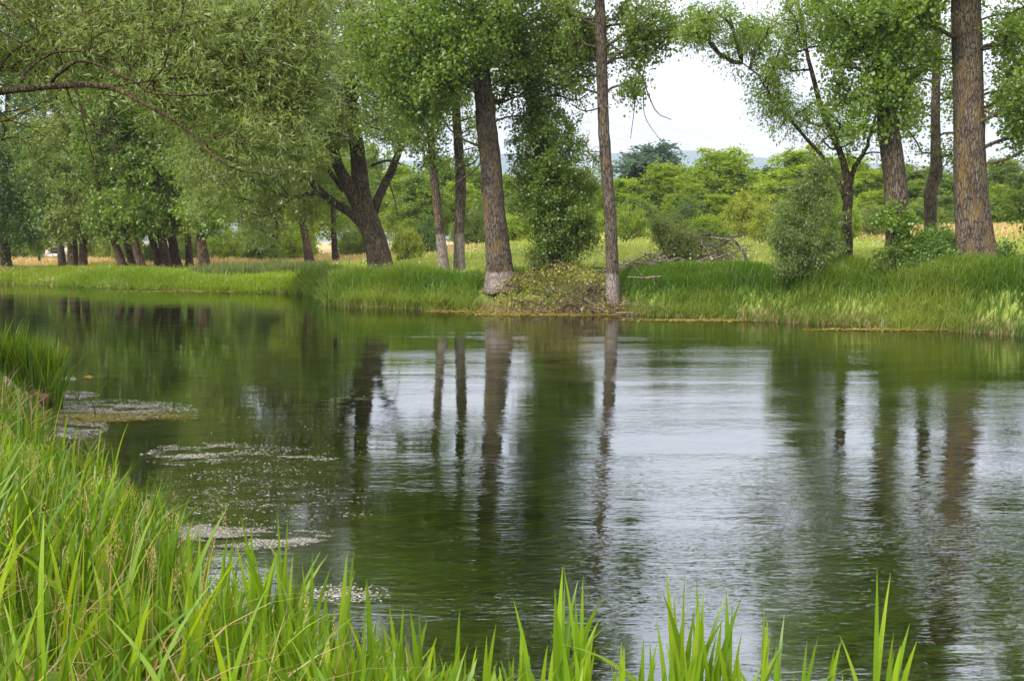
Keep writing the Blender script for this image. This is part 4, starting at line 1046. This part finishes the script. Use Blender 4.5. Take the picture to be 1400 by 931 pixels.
def far_bank():
    rng = np.random.RandomState(1001)
    # dense tall sedge on the right-hand promontory and bank
    n = 75000
    X = rng.uniform(-7.3, 19, n); df = rng.rand(n) ** 1.1 * 4.2 - .15
    Y = Yfar(X) + df
    pileclear = ((X - 1.3) / 2.6) ** 2 < 1
    keep = ~(pileclear & (rng.rand(n) < .93) & (df < 3.2))
    c = clump_noise(X, Y, rng, .8); c2 = clump_noise(X, Y, rng, 2.6)
    keep &= rng.rand(n) < (.35 + .8 * c)
    X, Y, df, c, c2 = X[keep], Y[keep], df[keep], c[keep], c2[keep]
    h = (.42 + .42 * c + .22 * rng.rand(len(X))) * np.where(df < .4, .85, 1) * np.interp(X, [-7.3, -6, 4, 8, 14], [.8, 1.05, .72, .72, .85]) * np.where(df > 3, .7, 1)
    grass('sedge', 'lush dark green sedge along the bank below the big poplars', X, Y, h, rng.uniform(.018, .036, len(X)), 'bankgrass', 1002, lean=(.4, -.25), bend=(.12, 1.1), seg=4,
          tintfn=lambda x, y, r: -.05 + .35 * c + .35 * c2 + .28 * (df < .8) + .35 * r.rand(len(x)))
    # the corner where the bank turns away
    n = 9000
    X = rng.uniform(-10.6, -6.8, n); Y = rng.uniform(37.5, 50, n)
    k = (Y > Yfar(X) - .2) & (Y < Yfar(X) + 5); X, Y = X[k], Y[k]; n = len(X)
    grass('sedge', 'tussocky sedge where the bank turns away left of the promontory', X, Y, rng.uniform(.3, .75, n), rng.uniform(.02, .04, n), 'bankgrass', 1012, lean=(-.3, -.2), bend=(.2, 1.), seg=4)
    # dead stems and pale blades at the waterline
    n = 3600
    X = rng.uniform(-7.3, 19, n); Y = Yfar(X) + rng.uniform(-.25, .45, n)
    grass('dry_sedge', 'pale dry blades standing at the far waterline', X, Y, rng.uniform(.15, .42, n), rng.uniform(.012, .022, n), 'straw', 1003, bend=(.1, .9), lean=(.1, -.2))
    # long curved bank at left
    n = 60000
    X = -9 - rng.rand(n) ** 1.0 * 27; df = rng.rand(n) ** 1.25 * 9 - .1; Y = Yfar(X) + df
    c = clump_noise(X, Y, rng, 1.6); c2 = clump_noise(X, Y, rng, 5)
    k = rng.rand(n) < .4 + .7 * c
    X, Y, c, c2 = X[k], Y[k], c[k], c2[k]
    grass('grass', 'bright green grass along the curving left bank', X, Y, .12 + .24 * c + .16 * rng.rand(len(X)), rng.uniform(.03, .055, len(X)), 'grass', 1004, lean=(.4, -.1), bend=(.2, .9), seg=3,
          tintfn=lambda x, y, r: .15 + .5 * c2 + .4 * r.rand(len(x)))
    # shelf between willow and left bank: pale green mounds
    # meadow
    n = 90000
    Y = 33 + rng.rand(n) ** 1.2 * 55; X = rng.uniform(-.56, .56, n) * Y
    k = ((Y - Yfar(X)) > 3.2) & ((Y + np.abs(X) * .55 < 76 + 6 * np.sin(X * .21)) | (rng.rand(n) < .15))
    X, Y = X[k], Y[k]; n = len(X)
    c = clump_noise(X, Y, rng, 2.2); c2 = clump_noise(X, Y, rng, 7)
    grass('meadow_grass', 'pale yellow-green meadow grass behind the poplars', X, Y, .16 + .3 * c * rng.rand(n) + .08, rng.uniform(.03, .07, n) * (Y / 45), 'meadow', 1005, bend=(.1, .7),
          tintfn=lambda x, y, r: .1 + .45 * c2 + .45 * r.rand(len(x)))
    # dry field
    n = 60000
    Y = 52 + rng.rand(n) * 56; X = rng.uniform(-.6, .62, n) * Y
    k = (Y + np.abs(X) * .55 > 73 + 6 * np.sin(X * .21)) | (rng.rand(n) < .05)
    X, Y = X[k], Y[k]; n = len(X)
    grass('dry_field_grass', 'tan dry grass of the field at the back', X, Y, rng.uniform(.15, .4, n), rng.uniform(.05, .1, n), 'straw', 1006, bend=(.1, .5))
    # grey-green reed patch left of the willow
    n = 7000
    X = rng.uniform(-18, -10, n); Y = Yfar(X) + rng.uniform(3.5, 8, n)
    grass('reeds', 'pale grey-green reeds standing behind the left bank grass', X, Y, rng.uniform(.35, .7, n), rng.uniform(.03, .05, n), 'sedge', 1007, bend=(.05, .4))
far_bank()

def near_bank():
    rng = np.random.RandomState(1101)
    env = np.array([(-300, 560), (0, 575), (60, 600), (100, 615), (180, 635), (235, 655), (255, 730), (300, 765), (400, 800), (500, 850), (600, 880), (700, 915), (800, 950), (1400, 980)], float)
    def cap(X, Y, h, rng):
        z0 = height(X, Y)
        x, y, _ = project(np.column_stack([X, Y, z0 + h]))
        want = np.interp(x, env[:, 0], env[:, 1]) + rng.rand(len(X)) ** .6 * 60 - 8
        v = -(want - CY) / F
        zt = CAMZ + (-st + ct * v) * Y / (ct + st * v)
        lim = np.maximum(zt - z0, .12)
        return np.where(Y < 9.8, np.minimum(h, lim), h)
    def samp(n, x0, x1, y0, y1, off=.12):
        X = rng.uniform(x0, x1, n); Y = rng.uniform(y0, y1, n)
        k = (Y < Ynear(X) + off) & (np.abs(X / np.maximum(Y, .1)) < .75 + .6 / np.maximum(Y, .5))
        k &= (X ** 2 + Y ** 2) > 1.9 ** 2
        return X[k], Y[k]
    X, Y = samp(78000, -14, 0, 2.2, 18.6)
    c = clump_noise(X, Y, rng, .55); c2 = clump_noise(X, Y, rng, 1.7)
    k = rng.rand(len(X)) < (.3 + .7 * c) * np.interp(Y, [2, 6, 10, 18], [.45, .6, .8, 1])
    X, Y, c, c2 = X[k], Y[k], c[k], c2[k]
    h = .42 + .32 * c + .28 * rng.rand(len(X))
    h *= np.interp(Y, [3, 5, 9, 12, 14, 16], [.75, .85, 1., .75, 1.15, 1.2])
    w = rng.uniform(.008, .024, len(X)) * (1 + .03 * Y)
    pxs = CX + F * X / Y
    h = np.where((pxs < 150) & (pxs > -60) & (Y > 9.8) & (Y < 14.1), h * .42, h)
    h = cap(X, Y, h, rng)
    grass('bank_grass', 'tall bright green grass covering the near bank at left', X, Y, h, w, 'near', 1102, lean=(.35, .1), bend=(.05, .62), seg=5,
          tintfn=lambda x, y, r: .0 + .3 * c2 + .15 * c + .6 * r.rand(len(x)) ** 1.3)
    # dry blades mixed in
    X, Y = samp(7000, -12, 0, 2.4, 13)
    n = len(X)
    grass('dry_blades', 'straw-coloured dead blades tangled low in the near grass', X, Y, cap(X, Y, rng.uniform(.25, .7, n), rng), rng.uniform(.005, .013, n), 'straw', 1103, bend=(.5, 1.4), seg=5, lean=(.3, .1))
    # the reed tuft on the spit
    X, Y = samp(9000, -10, -6.2, 14.2, 17.5, .2)
    k = X / Y > -.60; X, Y = X[k], Y[k]; n = len(X)
    grass('reed_tuft', 'tall fresh green reed tuft on the little spit at the left edge', X, Y, rng.uniform(.65, 1.15, n), rng.uniform(.018, .034, n), 'near', 1113, lean=(.3, 0), bend=(.05, .5), seg=5,
          tintfn=lambda x, y, r: .2 + .8 * r.rand(len(x)))
    # broad blades
    X, Y = samp(9000, -9, 1, 3, 10, .25)
    k = rng.rand(len(X)) < np.interp(Y, [3, 5, 8, 10], [.22, .36, .5, .4])
    X, Y = X[k], Y[k]; n = len(X)
    grass('broad_grass', 'broad fresh blades scattered through the near bank grass', X, Y, cap(X, Y, rng.uniform(.5, .85, n), rng), rng.uniform(.020, .036, n), 'iris', 1104, lean=(.3, .1), bend=(.1, .7), seg=6)
near_bank()
def seed_heads():
    rng = np.random.RandomState(1150)
    n = 260
    X = rng.uniform(-7, -.6, n * 3); Y = rng.uniform(3.4, 12, n * 3)
    k = (Y < Ynear(X)) & (np.abs(X / Y) < .6); X, Y = X[k][:n], Y[k][:n]; n = len(X)
    Vs, Qs, m, tn = [], [], 0, []
    for x, y in zip(X, Y):
        z = float(height(x, y)); h = rng.uniform(.45, .8)
        tipy = project(np.array([[x, y, z + h]]))[1][0]
        px = CX + F * x / y
        if tipy < np.interp(px, [0, 100, 235, 300, 500, 700], [575, 620, 660, 760, 850, 915]): continue
        l = unit(rng.randn(1, 2)) ; b = rng.uniform(.1, .4, 1)
        V, Q = blades(np.array([[x, y, z]]), np.array([h]), np.array([.005]), l, b, 6, rng)
        Vs.append(V); Qs.append(Q + m); m += len(V); tn += [.3] * len(Q)
        tip = V[-2:].mean(0); nn = 26
        P = tip + np.column_stack([rng.randn(nn) * .006, rng.randn(nn) * .006, -rng.rand(nn) * .10])
        V, Q = leaf_quads(P, rng.randn(nn, 3) * .5 + [0, 0, 1.], rng.randn(nn, 3), np.full(nn, .014), np.full(nn, .005))
        Vs.append(V); Qs.append(Q + m); m += len(V); tn += list(rng.rand(nn) * .8)
    o = mesh_from('seed_heads', np.vstack(Vs), np.vstack(Qs), LM['straw'], tint=np.array(tn))
    tag(o, 'pale grass seed heads standing among the near blades', 'grass', kind='stuff')
seed_heads()

def irises():
    """clumps of sword-shaped blades along the near water edge; one thing per clump"""
    rng = np.random.RandomState(1201)
    clumps = [(262, 712, 5.4, 7), (300, 742, 5.2, 7), (345, 712, 5.0, 7), (385, 705, 5.0, 8), (425, 762, 4.8, 8), (462, 765, 4.8, 7), (505, 800, 4.6, 8), (545, 822, 4.5, 7),
              (575, 830, 4.5, 8), (622, 846, 4.4, 7), (662, 856, 4.3, 6), (715, 868, 4.2, 5), (762, 792, 4.0, 7), (795, 784, 4.0, 6), (848, 872, 4.0, 4), (880, 880, 4.0, 4),
              (932, 788, 3.9, 7), (958, 800, 3.9, 6), (1000, 822, 3.9, 5), (1042, 836, 3.9, 5), (1095, 872, 3.9, 4), (1128, 880, 3.9, 3), (1204, 790, 3.8, 3), (1224, 868, 3.8, 3),
              (225, 780, 4.6, 8), (180, 800, 4.4, 8), (130, 820, 4.4, 8), (320, 812, 4.3, 9), (400, 840, 4.2, 9), (470, 860, 4.0, 9), (60, 800, 4.6, 8), (270, 850, 4.0, 9), (540, 880, 3.9, 8), (10, 760, 5, 8),
              (350, 880, 3.8, 9), (620, 900, 3.8, 6), (440, 900, 3.7, 8), (690, 905, 3.8, 5), (780, 880, 3.8, 6), (945, 870, 3.8, 6), (1020, 890, 3.8, 4)]
    for k, (px, py, Y, n) in enumerate(clumps):
        tip0 = at(px, py, Y); x0, y0 = tip0[0], Y
        gz = max(float(height(x0, y0)), -.3)
        if 430 < px < 700: n = max(3, int(n * .65))
        b = np.array([x0, y0, gz - .03])
        top = tip0[2] - gz
        h = top * np.concatenate([[1.03, .97], rng.uniform(.55, .93, n * 2 - 2)])[:n * 2] * 1.06
        n2 = len(h)
        base = np.column_stack([x0 + rng.randn(n2) * .055, y0 + rng.randn(n2) * .06, np.full(n2, b[2])])
        base[:2, 0] = x0
        an = rng.rand(n2) * 6.28; lean = np.column_stack([np.cos(an) + .25, np.sin(an) * .6]); lean /= np.linalg.norm(lean, axis=1, keepdims=True)
        bend = rng.uniform(.02, .30, n2); bend[:2] *= .4
        fold = rng.rand(n2) < .12; fold[:2] = False; bend[fold] = rng.uniform(.7, 1.2, fold.sum()); h[fold] *= .9
        wd = rng.uniform(.022, .038, n2)
        V, Q = blades(base, h, wd, lean, bend, 9, rng, twist=rng.uniform(-.7, .7, n2))
        o = mesh_from('iris_clump', V - b, Q, LM['iris'], tint=np.repeat(np.clip(.15 + .75 * rng.rand(n2), 0, 1), 9))
        o.location = tuple(b)
        tall = k in (3, 13, 12, 16, 22)
        lab = {3: 'tallest pair of sword blades in the left foreground, standing against the scum patch', 12: 'sword-blade clump left of centre bottom, leaning left blade',
               13: 'tall straight sword blade clump at bottom centre', 16: 'tall sword-blade clump right of bottom centre', 22: 'lone tall sword blades farthest right at the bottom',
               23: 'short thick sword blade beside the lone tall one at bottom right'}.get(k, 'lower clump of sword-shaped blades in the even fringe along the near water edge')
        tag(o, lab, 'water plant', 'clumps of sword-shaped blades on the near water edge')
irises()

# ------------------------------------------------------------------ water weeds and floating mats
def weeds():
    rng = np.random.RandomState(1301)
    n = 9000
    Y = 5 + rng.rand(n) ** 1.3 * 20; X = rng.uniform(-.38, .6, n) * Y
    c = clump_noise(X, Y, rng, .9)
    k = (Y > Ynear(X) + .5) & (Y < Yfar(X) - 1) & (c > .42)
    X, Y = X[k], Y[k]; n = len(X)
    z = rng.uniform(-.5, -.12, n)
    ln = rng.uniform(.3, .9, n); an = rng.randn(n) * .25 + .15
    D = np.column_stack([np.cos(an), np.sin(an) * .6, rng.uniform(-.02, .06, n)])
    t = np.linspace(0, 1, 6)
    S = np.column_stack([-np.sin(an), np.cos(an), np.zeros(n)])
    ph = rng.rand(n) * 6
    cpt = np.column_stack([X, Y, z])[:, None, :] + D[:, None, :] * (ln[:, None] * t)[..., None] + S[:, None, :] * (.05 * np.sin(ph[:, None] + 5 * t))[..., None]
    w = rng.uniform(.01, .03, n)[:, None] * (1 - t ** 3 * .9)
    V = np.stack([cpt + S[:, None, :] * w[..., None], cpt - S[:, None, :] * w[..., None]], 2).reshape(-1, 3)
    V[:, 2] = np.minimum(V[:, 2], -.04)
    i = (np.arange(n)[:, None] * 6 + np.arange(5)[None, :]) * 2
    Q = np.stack([i, i + 1, i + 3, i + 2], -1).reshape(-1, 4)
    o = mesh_from('water_weed', V, Q, LM['weed'], tint=np.repeat(rng.rand(n), 5))
    tag(o, 'trailing weed under the river surface', 'water weed', kind='stuff')
weeds()

def mat_patch(name, label, regions, n, leaf, size, seed, thr=.5, zmax=.012, stretch=2.2):
    rng = np.random.RandomState(seed)
    Ps = []
    for (px, py, rx, ry, w) in regions:
        m = int(n * w)
        u = rng.randn(m, 2) * .5; u = u[(u ** 2).sum(1) < 1.1]
        for a, b_ in u: Ps.append(on_water(px + a * rx, py + b_ * ry))
    P = np.array(Ps)
    c = clump_noise(P[:, 0] * .7, P[:, 1] * 1.6, rng, .16) * .6 + clump_noise(P[:, 0] * .6, P[:, 1] * 1.8, rng, .05) * .4
    k = (c > thr) & (P[:, 1] > Ynear(P[:, 0]) - .05)
    P = P[k]; m = len(P)
    P[:, 2] = .004 + rng.rand(m) * zmax
    an = rng.randn(m) * .5
    A = np.column_stack([np.cos(an), np.sin(an), rng.randn(m) * .06]); Nn = np.column_stack([rng.randn(m, 2) * .12, np.ones(m)])
    s = rng.uniform(.4, 1.3, m) * size
    V, Q = leaf_quads(P, A, Nn, s * stretch, s)
    V[:, 2] = np.maximum(V[:, 2], .003)
    o = mesh_from(name, V, Q, LM[leaf], tint=rng.rand(m))
    return tag(o, label, 'floating debris', kind='stuff')
mat_patch('floating_scum', 'whitish fluff and scum raft by the near reed tuft', [(150, 561, 115, 14, 1), (100, 541, 36, 5, .3), (95, 585, 50, 16, .5), (90, 518, 14, 3, .08)], 9000, 'flake', .016, 1401, .40)
mat_patch('floating_algae', 'brownish yellow algae edge of the scum raft', [(170, 571, 100, 7, 1), (110, 575, 60, 8, .5), (120, 517, 6, 2, .05)], 5200, 'alga', .018, 1402, .42, zmax=.03)
mat_patch('floating_scum', 'sparse scum flecks floating between raft and open water', [(250, 625, 60, 12, 1), (330, 618, 120, 12, .5), (400, 628, 60, 4, .4), (270, 610, 60, 5, .3)], 3000, 'flake', .013, 1403, .52)
mat_patch('floating_scum', 'pinkish scum patch beside the foreground blades', [(340, 737, 95, 16, 1), (270, 730, 40, 14, .5), (400, 735, 50, 9, .4), (300, 785, 80, 18, .4)], 7500, 'flake', .009, 1404, .47)
mat_patch('floating_scum', 'scattered single flecks drifting on the dark water', [(350, 690, 170, 45, 1), (420, 590, 160, 60, .5), (500, 545, 22, 3, .12), (470, 815, 60, 16, .5), (330, 650, 130, 30, .7), (430, 500, 300, 40, .12)], 1500, 'flake', .011, 1405, .45)
mat_patch('floating_algae', 'thin tan algae line along the far waterline', [(760, 430, 130, 2.6, 1), (1000, 438, 150, 2, .6), (1250, 451, 150, 2, .7), (300, 398.8, 150, .8, .5), (640, 426, 60, 2, .3)], 9000, 'alga', .05, 1406, .25)

# stones beside the near reed tuft
def rock(label, px, py, Y, s, mat, seed, flat=.7):
    rng = np.random.RandomState(seed)
    b = at(px, py, Y)
    b[2] = max(float(height(b[0], b[1])), -.05) + s * .12
    nu, nv = 16, 10
    V = []
    ph = rng.rand(6) * 6
    for i in range(nv + 1):
        for j in range(nu):
            th = math.pi * i / nv; f = 2 * math.pi * j / nu
            d = np.array([math.sin(th) * math.cos(f), math.sin(th) * math.sin(f), math.cos(th)])
            r = s * (1 + .16 * math.sin(2.3 * d[0] * 2 + ph[0]) + .13 * math.sin(3 * d[1] * 2 + ph[1]) + .12 * math.sin(4 * d[2] + ph[2]) + .05 * math.sin(9 * d[0] + 7 * d[2] + ph[3]))
            V.append(d * r * np.array([1, .8, flat]))
    Q = [(i * nu + j, i * nu + (j + 1) % nu, (i + 1) * nu + (j + 1) % nu, (i + 1) * nu + j) for i in range(nv) for j in range(nu)]
    o = mesh_from('rock', np.array(V), Q, mat, smooth=True); o.location = tuple(b)
    return tag(o, label, 'rock')
red = simple_mat('red_stone', (.10, .045, .03), (.25, .12, .08), 6, bump=.03); pale = simple_mat('pale_stone', (.30, .25, .19), (.5, .44, .36), 7, bump=.02)
rock('reddish brown rock half hidden at the foot of the near reed tuft', 52, 550, 14.2, .17, red, 1, .9)
rock('pale flat stone at the left edge behind the near grass', 10, 552, 13.6, .11, pale, 2, .9)
rock('pale stone lying in the shallows right of the reddish rock', 84, 585, 12.7, .13, pale, 3, .5)
rock('small pinkish stone among the scum below the reed tuft', 62, 592, 12.5, .10, red, 4, .5)
rock('low white stone at the water edge left of the raft', 58, 580, 13, .12, pale, 5, .5)
def stick():
    t = Tubes(); b = on_water(130, 568)
    P, R_ = smooth_line([b + [0, 0, -.1], b + [0, 0, .08], b + [-.03, 0, .18], b + [-.10, 0, .29]], [.009, .008, .007, .004], 10)
    t.add(P - b, R_, 6); o = t.build('twig', BARK_DK); o.location = tuple(b)
    tag(o, 'thin dark twig sticking out of the scum raft', 'twig')
stick()
def sprigs():
    rng = np.random.RandomState(1501)
    for k, (px, py, hh, lab) in enumerate([(92, 532, .55, 'thin green reed sprig standing in water right of the reed tuft'), (134, 545, .5, 'small reed sprig rising by the twig in the raft'), (105, 548, .5, 'arching reed sprig between tuft and raft')]):
        b = on_water(px, py); n = 7
        V, Q = blades(np.column_stack([rng.randn(n) * .04, rng.randn(n) * .04, np.full(n, -.1)]), hh * rng.uniform(.6, 1.1, n), np.full(n, .014), unit(rng.randn(n, 2)), rng.uniform(.1, .8, n), 6, rng)
        o = mesh_from('reed_sprig', V, Q, LM['near'], tint=np.repeat(rng.rand(n), 6)); o.location = tuple(b)
        tag(o, lab, 'reed', 'reed sprigs by the scum raft')
sprigs()

# white and yellow meadow flowers
def flowers():
    rng = np.random.RandomState(1601)
    n = 900
    Y = 36 + rng.rand(n) * 34; X = rng.uniform(-.15, .5, n) * Y
    k = (Y - Yfar(X)) > 3.5
    X, Y = X[k], Y[k]; n = len(X)
    P = np.column_stack([X, Y, height(X, Y) + rng.uniform(.3, .6, n)])
    V, Q = leaf_quads(P, rng.randn(n, 3), rng.randn(n, 3) * .4 + [0, -.5, .6], np.full(n, .09), np.full(n, .08))
    o = mesh_from('wildflowers', V, Q, leaf_mat('petals', (.6, .5, .06), (.75, .72, .5), (.8, .8, .75)), tint=rng.rand(n))
    tag(o, 'white and yellow wildflower heads dotting the meadow', 'flowers', kind='stuff')
flowers()

# ------------------------------------------------------------------ the air
def haze():
    V, Q = box(-5400, 5400, -350, 4500, -2.2, 420)
    m, n = new_mat('air')
    v = N(n, 'ShaderNodeVolumePrincipled'); v.inputs['Color'].default_value = (.86, .92, 1, 1); v.inputs['Density'].default_value = .00022
    o = N(n, 'ShaderNodeOutputMaterial'); n.links.new(v.outputs[0], o.inputs['Volume'])
    tag(mesh_from('haze', V, Q, m), 'thin pale summer air fading the far hills', kind='stuff')
haze()
